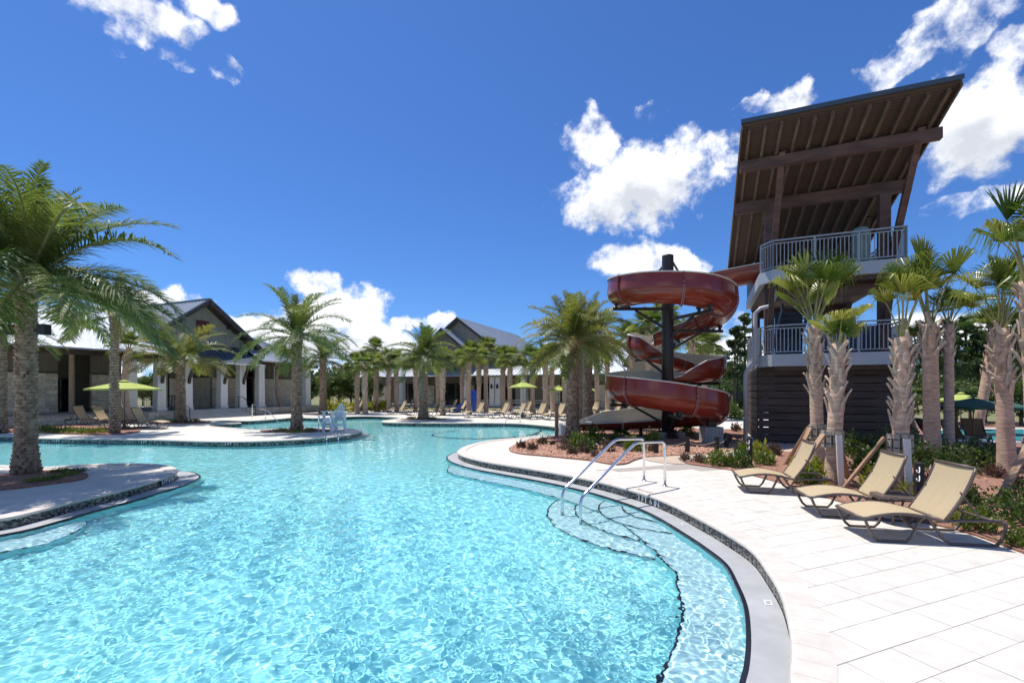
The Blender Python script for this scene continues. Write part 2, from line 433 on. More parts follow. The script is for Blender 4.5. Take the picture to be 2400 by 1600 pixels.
def gp(px, py, w=0.0):
    g = G(px, py); return (g.x, g.y, w)
LW = .36
OUT = [(1.75, 2.35, LW), (1.0, 1.55, LW), (-.4, .95, LW), (-3, .45, .2), (-7, .3, 0), (-12, .8, 0), (-15.5, 2.4, 0), (-16.4, 4.2, .1), (-15, 5.5, .2), (-12.5, 6.3, LW), (-10.3, 6.95, LW)]
OUT += [gp(*p) for p in [(0, 1213.7, LW), (85, 1195.6, LW), (170, 1174, LW), (276, 1149, LW), (340, 1132, LW), (393, 1115, .46), (415, 1103, .52), (404, 1093, .45), (361, 1086, .1), (276, 1085), (170, 1089), (117, 1093)]]
OUT += [(-15, 12.95, 0), (-18.5, 12.6, 0), (-23, 12.6, 0), (-27, 14.5, 0), (-28.5, 18, 0), (-27, 20.4, 0)]
OUT += [gp(*p) for p in [(0, 1021), (100, 1026), (250, 1028), (360, 1029.5), (499, 1033.5), (599, 1033), (720, 1027.5), (803, 1020, .05), (839, 1012.5, .35), (848, 1008, .4), (830, 1004.5, .1),
        (775, 1001.5), (700, 1002), (651, 1004), (604, 1006), (540, 1001.5), (490, 996.5), (494, 994.2), (530, 992.5), (562, 991), (560, 988.6), (518, 987), (500, 985.5), (520, 984.3), (582, 985.6), (640, 982), (692, 978), (747, 979), (803, 976), (860, 974.5), (912, 976.2), (937, 978.6),
        (915, 982.4), (895, 986), (906, 989), (950, 989.8), (1000, 990.2), (1076, 990.5), (1150, 990.5), (1215, 991.8), (1270, 996), (1310, 1000.5), (1336, 1006), (1340, 1013), (1318, 1017.5), (1281, 1020), (1223, 1024),
        (1153, 1030.5, .05), (1105, 1040, .2), (1082, 1049, LW), (1073, 1057, .4), (1079, 1064, .38), (1096, 1070.5, LW), (1134, 1079.6, LW), (1191, 1089, LW), (1255, 1099, LW), (1319, 1110, LW), (1399, 1126, LW), (1462, 1142, LW), (1520, 1159, LW), (1574, 1180, LW),
        (1638, 1212, LW), (1702, 1247, LW), (1763, 1287, LW), (1801, 1335, LW), (1832, 1386, LW), (1849, 1440, LW), (1858, 1490, LW), (1861, 1540, LW), (1859, 1600, LW)]]
PO, PW = catmull([(p[0], p[1]) for p in OUT], .16, True, [p[2] for p in OUT])
def area(P): return .5 * np.sum(P[:, 0] * np.roll(P[:, 1], -1) - np.roll(P[:, 0], -1) * P[:, 1])
if area(PO) < 0: PO = PO[::-1].copy(); PW = PW[::-1].copy()
NP_ = len(PO)
tan_ = np.roll(PO, -1, 0) - np.roll(PO, 1, 0); tan_ /= np.linalg.norm(tan_, axis=1)[:, None]
NIN = np.stack([-tan_[:, 1], tan_[:, 0]], 1)          # inward (towards the water) for a CCW outline
for _ in range(3): NIN = NIN + np.roll(NIN, 1, 0) + np.roll(NIN, -1, 0); NIN /= np.linalg.norm(NIN, axis=1)[:, None]
def off(d): return PO + NIN * (np.asarray(d)[..., None] if np.ndim(d) else d)
def inside(P, x, y):
    x = np.asarray(x, float); y = np.asarray(y, float); c = np.zeros(x.shape, bool)
    x1, y1 = P[:, 0], P[:, 1]; x2, y2 = np.roll(x1, -1), np.roll(y1, -1)
    for a, b, c2, d in zip(x1, y1, x2, y2):
        if b == d: continue
        c ^= ((b > y) != (d > y)) & (x < (c2 - a) * (y - b) / (d - b) + a)
    return c

def strip(m, A, B, za, zb, mt=0, sel=None, closed=True):
    """ribbon between two polylines A and B (n,2) at heights za / zb"""
    n = len(A); za = np.broadcast_to(za, n); zb = np.broadcast_to(zb, n)
    vs = [(A[i, 0], A[i, 1], za[i]) for i in range(n)] + [(B[i, 0], B[i, 1], zb[i]) for i in range(n)]
    fs = [(i, (i + 1) % n, n + (i + 1) % n, n + i) for i in range(n if closed else n - 1) if sel is None or sel[i]]
    m.add(vs, fs, mt)

def sheet_with_hole(outer, hole, z, extra=None):
    vs = [Vector((p[0], p[1])) for p in outer] + [Vector((p[0], p[1])) for p in hole]
    no, nh = len(outer), len(hole)
    ed = [(i, (i + 1) % no) for i in range(no)] + [(no + i, no + (i + 1) % nh) for i in range(nh)]
    r = geometry.delaunay_2d_cdt(vs, ed, [], 0, 1e-5)
    V = np.array([(p.x, p.y) for p in r[0]]); Fc = np.array([tuple(f) for f in r[2]])
    cen = V[Fc].mean(1); keep = ~inside(np.array(hole), cen[:, 0], cen[:, 1])
    return np.column_stack([V, np.full(len(V), z)]), Fc[keep]

hole_g = off(-.22)[::2]
v, f = sheet_with_hole([(-900, -60), (900, -60), (900, 1500), (-900, 1500)], hole_g, -.06)
tag(obj('ground', np_mesh('ground', v, f, M_['earth'])), kind='structure')
hole_d = off(-.1)
v, f = sheet_with_hole([(-46, -14), (30, -14), (30, 31), (17, 52), (-2, 49), (-20, 51), (-46, 30)], hole_d, -.012)
deck = tag(obj('pool_deck', np_mesh('pool_deck', v, f, M_['deck'])), kind='structure')

# coping: rounded stones along the edge, single stones where they are near enough to be told apart
cop_w = .28
prof = [(-cop_w, -.05), (-cop_w, .004), (-.02, .004), (.012, -.006), (.022, -.03), (.008, -.052), (-.03, -.055)]
near = np.array([(p[0] > -1.2 and p[1] > 2.2 and p[1] < 12.2 and p[0] > -.2) for p in PO])
mb = MB()
for k in range(len(prof) - 1):
    strip(mb, off(prof[k][0]), off(prof[k + 1][0]), prof[k][1], prof[k + 1][1], 0, ~near)
coping = tag(mb.build('pool_coping', M_['coping'], smooth=False), kind='structure')
idx = [i for i in range(NP_) if near[i]]
runs = []
for i in idx:
    if runs and i == runs[-1][-1] + 1: runs[-1].append(i)
    else: runs.append([i])
nst = 0
for run in runs:
    run.append((run[-1] + 1) % NP_)
    k = 0
    while k < len(run) - 1:
        k2 = min(k + 2, len(run) - 1)
        mb = MB(); rows = []
        seg = run[k:k2 + 1]
        for j, i in enumerate(seg + []):
            pt = PO[i] .copy()
            t = tan_[i] * (.001 if j == 0 else (-.001 if j == len(seg) - 1 else 0))
            rows.append([(pt[0] + t[0] + NIN[i, 0] * o_, pt[1] + t[1] + NIN[i, 1] * o_, z_) for o_, z_ in prof])
        n = len(prof); vs = [q for r_ in rows for q in r_]; fs = []
        for a in range(len(rows) - 1):
            for b in range(n):
                b2 = (b + 1) % n; fs.append((a * n + b, (a + 1) * n + b, (a + 1) * n + b2, a * n + b2))
        fs.append(tuple(range(n))); fs.append(tuple(range((len(rows) - 1) * n + n - 1, (len(rows) - 1) * n - 1, -1)))
        mb.add(vs, fs); mb.build('coping_stone', M_['coping'], coping); nst += 1
        k = k2
# gutter ledge, tile band, walls
ZL = -.195; ZW = -.226
has = PW > .03
mb = MB()
strip(mb, off(0.0), off(PW - .045), ZL, ZL - .006, 0, has)
ledge = tag(mb.build('gutter_ledge', M_['plaster'], smooth=True), kind='structure')
mb = MB()
lo = np.where(has, ZL - .006, ZW + .03)
strip(mb, off(np.maximum(PW - .045, -.004)), off(np.maximum(PW, 0.0)), lo, lo - .002, 0, has)
strip(mb, off(np.maximum(PW, 0.0)), off(np.maximum(PW, 0.0) + .001), lo - .002, ZW - .05, 0)
tag(mb.build('waterline_tile', M_['black_tile']), kind='structure')
mb = MB()
wl = np.maximum(PW, 0.0)
strip(mb, off(wl + .0005), off(wl + .0015), ZW - .05, -1.9, 0)
wall = tag(mb.build('pool_wall', M_['pool_floor'], smooth=True), kind='structure'); wall.cycles.is_caustics_receiver = True
# tile band: backing plus small mosaic tiles
mb = MB(); strip(mb, off(-.012), off(-.012), -.05, ZL - .02 if False else -.26, 0)
band = tag(mb.build('tile_band', M_['tile_dark']), kind='structure')
def mosaic(sel, tl, th, rows, name):
    m = MB(); d = np.linalg.norm(np.roll(PO, -1, 0) - PO, axis=1); rr = random.Random(3)
    for i in range(NP_):
        if not sel[i]: continue
        j = (i + 1) % NP_; a, b = off_m[i], off_m[j]; L = d[i]; n = max(1, round(L / tl))
        for r in range(rows):
            for k in range(n):
                o = .5 * (r % 2)
                u0, u1 = (k + o + .04) / n, (k + o + .96) / n
                if u1 > 1: u1 = 1.0
                p, q = a + (b - a) * u0, a + (b - a) * u1
                z1 = -.052 - r * th - .0015; z0 = z1 - th + .003
                nx, ny = NIN[i] * .006
                m.add([(p[0] + nx, p[1] + ny, z0), (q[0] + nx, q[1] + ny, z0), (q[0] + nx, q[1] + ny, z1), (p[0] + nx, p[1] + ny, z1)], [(0, 1, 2, 3)], rr.choices([0, 1, 2], [.40, .33, .27])[0])
    return tag(m.build(name, [M_['tile_grey'], M_['tile_dark'], M_['tile_mid']], band), kind='stuff')
off_m = off(-.012)
sel_n = np.array([(p[1] < 13.5 and p[0] > -.6) or (p[1] < 12.9 and -9.6 < p[0] < -6) for p in PO])
mosaic(sel_n, .052, .024, 6, 'mosaic_tile')
sel_f = (~sel_n) & np.array([p[1] < 37 and p[1] > 5 for p in PO])
mosaic(sel_f, .085, .036, 5, 'mosaic_tile')

# pool floor: deep near, running up to a shallow end on the left
gx, gy = np.meshgrid(np.linspace(-30, 8, 77), np.linspace(-2, 46, 97))
def floor_z(x, y):
    a = 1 / (1 + np.exp(-(-x - 15.5) / 1.6)) * (1 / (1 + np.exp(-(y - 12.5) / 1.0)))
    b = 1 / (1 + np.exp(-(y - 31) / 1.5))
    return -.86 + .30 * np.maximum(a, .6 * b)
i = np.arange(77 * 97).reshape(97, 77)
q = np.stack([i[:-1, :-1], i[:-1, 1:], i[1:, 1:], i[1:, :-1]], -1).reshape(-1, 4)
fl = tag(obj('pool_floor', np_mesh('pool_floor', np.column_stack([gx.ravel(), gy.ravel(), floor_z(gx, gy).ravel()]), q, M_['pool_floor'], True)), kind='structure')
fl.cycles.is_caustics_receiver = True

# underwater bench along the right-hand edge, with a black tile nosing
def arc_sel(pred):
    return [i for i in range(NP_) if pred(PO[i])]
bi = arc_sel(lambda p: p[0] > -1.55 and 1.5 < p[1] < 15.8 and not (p[1] > 14.4 and p[0] > 0))
bi2 = arc_sel(lambda p: -18 < p[0] < -8.2 and 5 < p[1] < 8.4)
def bench(ids, wd, z, name):
    runs = []
    for i in ids:
        if runs and i == runs[-1][-1] + 1: runs[-1].append(i)
        else: runs.append([i])
    m = MB()
    for run in runs:
        if len(run) < 6: continue
        r = np.array(run); n = len(r)
        tp = np.minimum(1, np.minimum(np.arange(n), np.arange(n)[::-1]) / 6.0)
        base = PO[r] + NIN[r] * (PW[r] - .02)[:, None]
        A = base; B = base + NIN[r] * ((wd * (.25 + .75 * tp)) - .028)[:, None]; C = B + NIN[r] * .028
        strip(m, A, B, z, z, 0, None, False); strip(m, B, C, z + .001, z, 1, None, False); strip(m, C, C + NIN[r] * .001, z, z - .018, 1, None, False)
        strip(m, C + NIN[r] * .001, C + NIN[r] * .002, z - .018, -1.5, 2, None, False)
    o = tag(m.build(name, [M_['pool_bench'], M_['black_tile'], M_['pool_floor']]), kind='structure'); o.cycles.is_caustics_receiver = True
bench(bi, .66, -.55, 'pool_bench')
bench(bi2, .8, -.5, 'pool_bench')
# curved entry steps
SC = Vector((3.15, 9.05))
m = MB()
for r, z in ((.95, -.385), (1.42, -.49), (1.9, -.61), (2.45, -.735)):
    n = 72; a = np.linspace(0, 2 * math.pi, n, endpoint=False)
    ci = lambda rr: np.column_stack([SC.x + rr * np.cos(a), SC.y + rr * np.sin(a)])
    strip(m, ci(.02), ci(r - .032), z, z, 0); strip(m, ci(r - .032), ci(r), z + .001, z, 1); strip(m, ci(r), ci(r + .001), z, z - .015, 1); strip(m, ci(r + .001), ci(r + .002), z - .015, -1.5, 0)
o = tag(m.build('pool_steps', [M_['pool_bench'], M_['black_tile']]), kind='structure'); o.cycles.is_caustics_receiver = True

# shallow platform with black nosing at the far end
pf = [G(1011, 1025, -.37), G(1102, 1009.5, -.37), G(1180, 1004, -.37), G(1260, 1008, -.37), G(1230, 1026, -.37), G(1108, 1032, -.37)]
Pf = catmull([(p.x, p.y) for p in pf], .3, True); cen_ = Pf.mean(0); m = MB()
inn = lambda d: Pf + (cen_ - Pf) / np.linalg.norm(cen_ - Pf, axis=1)[:, None] * d
strip(m, np.repeat(cen_[None], len(Pf), 0) + (Pf - cen_) * .02, inn(.09), -.56, -.56, 0); strip(m, inn(.09), Pf, -.559, -.56, 1); strip(m, Pf, inn(-.001), -.56, -.63, 1); strip(m, inn(-.001), inn(-.002), -.63, -1.1, 2)
o = tag(m.build('pool_steps', [M_['pool_floor'], M_['black_tile'], M_['pool_floor']]), kind='structure'); o.cycles.is_caustics_receiver = True

# water surface: real ripples, finer mesh near the viewer
def spacing(a, b, s): return np.arange(a, b, s)
ys = np.concatenate([spacing(.2, 3.0, .06), spacing(3.0, 5.5, .0115), spacing(5.5, 9.0, .018), spacing(9.0, 12, .03), spacing(12, 18, .06), spacing(18, 38, .13)])
xs = np.concatenate([spacing(-30, -18, .10), spacing(-18, -8.6, .05), spacing(-8.6, 3.4, .014), spacing(3.4, 4.4, .07)])
X, Y = np.meshgrid(xs, ys)
rng = np.random.default_rng(5)
Z = np.zeros_like(X)
sp = np.maximum(np.interp(Y, [3, 5.5, 9, 12, 18, 38], [.0138, .016, .024, .04, .07, .16]), np.interp(X, [-18, -17.9, -8.7, -8.6], [.1, .06, .05, .0138]))
wx = X + .05 * np.sin(3.1 * Y + .7) + .04 * np.sin(5.3 * X + 2 * Y); wy = Y + .05 * np.sin(2.7 * X + 1.1 * Y)
NWAVE = 64
for k in range(NWAVE):
    lam = .060 * (1.54 ** (k / NWAVE * 5.0)) * rng.uniform(.9, 1.1)
    ang = rng.normal(.45, 1.05)
    kx, ky = 2 * math.pi / lam * math.cos(ang), 2 * math.pi / lam * math.sin(ang)
    fade = np.clip((lam / sp - 2.2) / 2.0, 0, 1)
    slope = .0172 * min(1.0, (.22 / lam) ** .6)
    Z += fade * (slope * lam / (2 * math.pi)) * np.sin(kx * wx + ky * wy + rng.uniform(0, 6.28)) * 1.55
env = .75 + .35 * np.sin(.55 * X + .9) * np.sin(.48 * Y + .3)
Z *= env
ny_, nx_ = X.shape
i = np.arange(nx_ * ny_).reshape(ny_, nx_)
q = np.stack([i[:-1, :-1], i[:-1, 1:], i[1:, 1:], i[1:, :-1]], -1).reshape(-1, 4)
gro = off(np.where(PW > .03, PW - .03, -.12))[::3]
insd = np.zeros(X.shape, bool)
for j in range(ny_):                                     # scanline fill
    y = ys[j]; y1 = gro[:, 1]; y2 = np.roll(gro[:, 1], -1); x1 = gro[:, 0]; x2 = np.roll(gro[:, 0], -1)
    c = (y1 > y) != (y2 > y)
    cr = np.sort(x1[c] + (y - y1[c]) / (y2[c] - y1[c]) * (x2[c] - x1[c]))
    for a, b in zip(cr[0::2], cr[1::2]): insd[j] |= (xs >= a) & (xs <= b)
keep = insd.ravel()[q].any(1) & (X.ravel()[q[:, 0]] > -1.42 * Y.ravel()[q[:, 0]] - 14)
q = q[keep]
used = np.unique(q); remap = np.full(nx_ * ny_, -1); remap[used] = np.arange(len(used))
vv = np.column_stack([X.ravel()[used], Y.ravel()[used], ZW + Z.ravel()[used]])
wat = tag(obj('pool_water', np_mesh('pool_water', vv, remap[q], M_['water'], True)), kind='structure')
wat.cycles.is_caustics_caster = True
print('water quads', len(q), 'outline', NP_, 'coping', nst)

def bed(name, pts, z=.03, m='mulch', depth=.05, step=.25, kind='structure'):
    P = catmull(pts, step, True) if step else np.array(pts)
    if area(P) < 0: P = P[::-1]
    n = len(P)
    r = geometry.delaunay_2d_cdt([Vector(p) for p in P], [(k, (k + 1) % n) for k in range(n)], [], 1, 1e-5)
    V = [(p.x, p.y, z) for p in r[0]]
    mb = MB(); mb.add(V, [tuple(f) for f in r[2]])
    mb.add([(p[0], p[1], z) for p in P] + [(p[0], p[1], z - depth) for p in P], [(k, n + k, n + (k + 1) % n, (k + 1) % n) for k in range(n)])
    return tag(mb.build(name, M_[m]), kind=kind), P
# ---------------------------------------------------------------- pavers on the near deck
pu = Vector((.931, .365)); pv = Vector((-.365, .931))
bedB_front = [G(*p) for p in [(1606, 1086), (1704, 1101), (1857, 1141), (2000, 1186), (2120, 1216), (2240, 1242), (2374, 1288), (2520, 1345), (2750, 1450)]]
bedA_pts = [(1194, 1052), (1200, 1059), (1225, 1064.5), (1255, 1067), (1319, 1073), (1383, 1079.6), (1430, 1088), (1446, 1089.5), (1462, 1088), (1507, 1073)]
def clip_half(poly, p0, n):
    out = []
    for k in range(len(poly)):
        a, b = poly[k], poly[(k + 1) % len(poly)]
        da, db = (a - p0).dot(n), (b - p0).dot(n)
        if da >= 0: out.append(a)
        if (da >= 0) != (db >= 0): out.append(a + (b - a) * (da / (da - db)))
    return out
bf = np.array([(p.x, p.y) for p in bedB_front])
cands = []
PLW, PLH = .55, .345
for r in range(-8, 40):
    for c in range(-30, 40):
        o = pu * ((c + .5 * (r % 2) + .12 * ((r * 7) % 3)) * PLW) + pv * (r * PLH) + Vector((2.2, 3.0))
        cx = o + pu * PLW / 2 + pv * PLH / 2
        if not (-.4 < cx.x < 9 and 1.6 < cx.y < 12): continue
        if abs(cx.x) / max(cx.y, .1) > 1.35: continue
        g = .0032
        poly = [o + pu * g + pv * g, o + pu * (PLW - g) + pv * g, o + pu * (PLW - g) + pv * (PLH - g), o + pu * g + pv * (PLH - g)]
        d = np.hypot(PO[:, 0] - cx.x, PO[:, 1] - cx.y); k = int(d.argmin())
        n = Vector((-NIN[k, 0], -NIN[k, 1])); p0 = Vector((PO[k, 0], PO[k, 1])) + n * (cop_w - .012)
        poly = clip_half(poly, p0, n)
        if len(poly) < 3: continue
        d2 = np.hypot(bf[:, 0] - cx.x, bf[:, 1] - cx.y).min()
        j = int(np.hypot(bf[:, 0] - cx.x, bf[:, 1] - cx.y).argmin()); j = min(max(j, 1), len(bf) - 2)
        tb = bf[j + 1] - bf[j - 1]; nb = np.array([-tb[1], tb[0]])
        if cx.y < 12 and np.dot(np.array([cx.x, cx.y]) - bf[j], nb) / np.linalg.norm(nb) > .5: continue
        cands.append((cx.length, poly))
cands.sort(key=lambda t: t[0])
full_me = None
for dist, poly in cands[:290]:
    mb = MB(); mb.prism(poly, -.009, rnd.uniform(-.0015, .001)); mb.build('paver', M_['paver'], deck)
if len(cands) > 290:
    mb = MB()
    for dist, poly in cands[290:]: mb.prism(poly, -.009, rnd.uniform(-.002, .0))
    tag(mb.build('paver', M_['paver'], deck), kind='stuff')
print('pavers', len(cands))
# a dark joint bed under the pavers
jo = off(-.15); ids_ = [i for i in range(NP_) if PO[i, 0] > -.2 and 2.6 < PO[i, 1] < 11.8]
bed('joint_sand', [tuple(jo[i]) for i in ids_[::3]] + ([(p.x, p.y) for p in bedB_front] if jo[ids_[0], 1] > jo[ids_[-1], 1] and False else [(p.x, p.y) for p in (bedB_front[::-1] if jo[ids_[-1], 1] < jo[ids_[0], 1] else bedB_front)]), z=-.0040, m='grout', depth=.002, step=0)
# ---------------------------------------------------------------- planting beds and paths
xy = lambda px, py: (G(px, py).x, G(px, py).y)
bedA, PA = bed('mulch_bed', [xy(*p) for p in bedA_pts] + [xy(1560, 1069.5), xy(1625, 1065), xy(1690, 1061), xy(1728, 1052), xy(1735, 1040)] + [(10.4, 20.5), (13.4, 27.5), (10, 29), (6.5, 27.2), (4.1, 24.4), (2.75, 22.6), (2.45, 21.6)] + [xy(1300, 1023), xy(1250, 1031), xy(1215, 1040)])
bedB, PB = bed('mulch_bed', [(p.x, p.y) for p in bedB_front] + [(15, 3), (30, 6), (40, 22), (30, 32), (17, 33), (15.5, 25), (11.5, 16.2)] + [xy(1770, 1062), xy(1690, 1073), xy(1620, 1081)], step=.4)
pathR, _ = bed('garden_path', [xy(1507, 1073.2), xy(1560, 1069.7), xy(1625, 1065.2), xy(1690, 1061.2), xy(1728, 1052.2), xy(1738, 1040)] + [(11.3, 18.3), (11.9, 16.6)] + [xy(1770, 1061.5), xy(1690, 1072.5), xy(1620, 1080.5), xy(1600, 1087), xy(1540, 1083)], z=.012, m='path', step=.25)
bed('garden_path', [(10.2, 24.5), (13, 31), (22, 33), (30, 34), (30, 30.5), (20, 29.5), (14.2, 27.5), (12.2, 24.4)], z=.055, m='deck', depth=.06)
def ring(px, py, rx, ry, name='mulch_bed'):
    c = G(px, py); bed(name, [(c.x + rx * math.cos(a), c.y + ry * math.sin(a)) for a in np.linspace(0, 2 * math.pi, 9)[:-1]])
ring(696, 1009, 1.9, .9); ring(423, 990, 1.9, 1.0); ring(993, 982, 1.7, .7); ring(757, 969, 2, .8)
bed('mulch_bed', [xy(20, 1112), xy(110, 1103), xy(170, 1105), xy(205, 1112), xy(190, 1124), xy(120, 1134), xy(0, 1148), (-12.5, 10.2), (-14, 11.2)], z=.03, step=.2)
bed('mulch_bed', [xy(-60, 1012), xy(80, 1013), xy(200, 1019), xy(290, 1017), xy(330, 1008), xy(270, 1000), xy(120, 998), xy(-60, 1002)], step=.3)
bed('mulch_bed', [(-48, 33), (-28.6, 28.6), (-27.0, 32.1), (-26.0, 35.5), (-27.4, 36.4), (-48, 37)], step=0)
bed('mulch_bed', [(-23.2, 40.2), (-17.5, 46.5), (-10, 50), (-3, 48), (6, 46), (14, 46), (22, 40), (30, 38), (40, 60), (-40, 75), (-30, 50)], step=0, m='earth')
# loose bark chips in the bed by the steps
def chips(P, n, name, smin, smax, ylim):
    lo, hi = P.min(0), P.max(0); hi = np.minimum(hi, [99, ylim]); pts = []
    while len(pts) < n:
        p = np.column_stack([rng.uniform(lo[0], hi[0], n), rng.uniform(lo[1], hi[1], n)])
        p = p[inside(P, p[:, 0], p[:, 1])]; pts.extend(p.tolist())
    pts = np.array(pts[:n]); m = len(pts)
    a = rng.uniform(0, 6.28, m); t = rng.normal(0, .35, m); L = rng.uniform(smin, smax, m); w = L * rng.uniform(.25, .5, m); h = w * .4
    c, s = np.cos(a), np.sin(a); base = np.array([[-1, -1, 0], [1, -1, 0], [1, 1, 0], [-1, 1, 0], [-.8, -.8, 1], [.8, -.8, 1], [.8, .8, 1], [-.8, .8, 1]], float)
    lx = base[None, :, 0] * L[:, None] / 2; ly = base[None, :, 1] * w[:, None] / 2; lz = base[None, :, 2] * h[:, None] + lx * t[:, None] + .5 * L[:, None] * abs(t[:, None]) * .6
    V = np.stack([pts[:, 0, None] + lx * c[:, None] - ly * s[:, None], pts[:, 1, None] + lx * s[:, None] + ly * c[:, None], .028 + lz], -1).reshape(-1, 3)
    q = np.array([(4, 5, 6, 7), (0, 1, 5, 4), (1, 2, 6, 5), (2, 3, 7, 6), (3, 0, 4, 7)])
    Fq = (np.arange(m)[:, None, None] * 8 + q[None]).reshape(-1, 4)
    return tag(obj(name, np_mesh(name, V, Fq, M_['chip'])), 'loose reddish bark chips covering the planting bed', None, None, 'stuff')
chips(PA, 9000, 'bark_chips', .04, .11, 20)
chips(PB, 6000, 'bark_chips', .03, .08, 13)
# ---------------------------------------------------------------- site grid of the buildings
AX = Vector((.3875, .9219, 0)); BX = Vector((.9219, -.3875, 0))
ANG_A = math.atan2(.9219, .3875); ANG_B = math.atan2(-.3875, .9219)

def seam_slab(root, name, quad, n, mroof, seam_h=.045, th=.06):
    """metal roof plane: quad = (eave0, eave1, ridge1, ridge0); one part per panel strip is cut by standing seams"""
    e0, e1, r1, r0 = [Vector(p) for p in quad]
    rp = MB().slab([e0, e1, r1, r0], th).build(name, mroof, root)
    for k in range(n + 1):
        u = k / n
        a = e0.lerp(e1, u); b = r0.lerp(r1, u)
        if (b - a).length < .15: continue
        up = Vector((0, 0, seam_h / 2 + .002))
        MB().bar(a + up, b + up, .035, seam_h).build('roof_seam', mroof, rp)
    return rp
def tri_slab(root, name, tri, n, mroof, th=.06):
    """hip end: eave0, eave1, peak, with seams running up the slope"""
    e0, e1, pk = [Vector(p) for p in tri]
    rp = MB().slab([e0, e1, pk], th).build(name, mroof, root)
    d = (e1 - e0); u_pk = (pk - e0).dot(d) / d.length_squared
    for k in range(1, n):
        u = k / n; a = e0 + d * u
        f = u / u_pk if u < u_pk else (1 - u) / (1 - u_pk)
        foot = e0 + d * u_pk; b = a + (pk - foot) * f
        up = Vector((0, 0, .025))
        if (b - a).length > .3: MB().bar(a + up, b + up, .035, .045).build('roof_seam', mroof, rp)
    return rp

STONE_N = {}
def stone_wall(root, x0, x1, y, z0, z1, face=-1, axis='x', th=.09, sh=.22, budget=300, core=.25):
    """veneer of coursed stones on a wall. axis 'x': wall runs along local x at local y, outer face towards face*y"""
    w = MB()
    if axis == 'x': w.box(x0, x1, min(y, y - face * core), max(y, y - face * core), z0, z1)
    else: w.box(min(y, y - face * core), max(y, y - face * core), x0, x1, z0, z1)
    wo = w.build('wall', M_['mortar'], root)
    st = MB(); z = z0 + .01; r = 0
    while z < z1 - .06:
        h = min(rnd.choice((.15, .2, .25, .3)) * sh / .22, z1 - z - .005); x = x0 + .004
        if h < .06: break
        while x < x1 - .05:
            L = min(rnd.uniform(.35, .85) * sh / .22, x1 - x - .004)
            if x1 - x - L < .15: L = x1 - x - .004
            d = rnd.uniform(.02, .05)
            m = MB(); a0, a1 = sorted((y, y + face * d)); g = .008
            if axis == 'x': bx = (x + g, x + L - g, a0, a1, z + g, z + h - g)
            else: bx = (a0, a1, x + g, x + L - g, z + g, z + h - g)
            if STONE_N.get(root.name, 0) < budget:
                m.box(*bx).build('stone', M_['stone'], wo); STONE_N[root.name] = STONE_N.get(root.name, 0) + 1
            else: st.box(*bx)
            x += L
        z += h; r += 1
    if st.v: tag(st.build('stone', M_['stone'], wo), kind='stuff')
    return wo
def siding_wall(root, x0, x1, y, z0, z1, face=-1, axis='x', m='siding', core=.2, every=.45):
    w = MB(); y2 = y - face * core
    if axis == 'x': w.box(x0, x1, min(y, y2), max(y, y2), z0, z1)
    else: w.box(min(y, y2), max(y, y2), x0, x1, z0, z1)
    wo = w.build('wall', M_[m], root)
    n = max(1, int((x1 - x0) / every))
    for k in range(n + 1):
        x = x0 + .03 + (x1 - x0 - .06) * k / n; a0, a1 = sorted((y, y + face * .03))
        if axis == 'x': MB().box(x - .025, x + .025, a0, a1, z0, z1).build('batten', M_[m], wo)
        else: MB().box(a0, a1, x - .025, x + .025, z0, z1).build('batten', M_[m], wo)
    return wo
def column(root, x, y, z0, z1, w=.6, mt='white_paint'):
    a, b = w / 2, w * .45
    m = MB()
    m.add([(x - a, y - a, z0), (x + a, y - a, z0), (x + a, y + a, z0), (x - a, y + a, z0), (x - b, y - b, z1), (x + b, y - b, z1), (x + b, y + b, z1), (x - b, y + b, z1)],
          [(0, 3, 2, 1), (4, 5, 6, 7), (0, 1, 5, 4), (1, 2, 6, 5), (2, 3, 7, 6), (3, 0, 4, 7)])
    c = m.build('column', M_[mt], root)
    m = MB(); m.box(x - a - .04, x + a + .04, y - a - .04, y + a + .04, z0, z0 + .22).build('column_base', M_[mt], c)
    m = MB(); m.box(x - b - .04, x + b + .04, y - b - .04, y + b + .04, z1 - .30, z1 - .24); m.box(x - b - .07, x + b + .07, y - b - .07, y + b + .07, z1 - .1, z1 - .003)
    m.build('capital', M_[mt], c)
    return c
def door(root, x0, x1, y, z0, z1, face=-1, frame='door_wood', leaf='glass_dark', n=2):
    m = MB(); t = .08; y0, y1 = sorted((y, y + face * .08))
    m.box(x0, x0 + t, y0, y1, z0, z1); m.box(x1 - t, x1, y0, y1, z0, z1); m.box(x0 + t, x1 - t, y0, y1, z1 - t, z1)
    for k in range(1, n):
        xm = x0 + (x1 - x0) * k / n; m.box(xm - .05, xm + .05, y0, y1, z0, z1 - t)
    d = m.build('door', M_[frame], root)
    p0, p1 = sorted((y + face * .02, y + face * .045))
    for k in range(n):
        a = x0 + (x1 - x0) * k / n + .06; b = x0 + (x1 - x0) * (k + 1) / n - .06
        MB().box(a, b, p0, p1, z0, z1 - t).build('pane', M_[leaf], d)
    return d

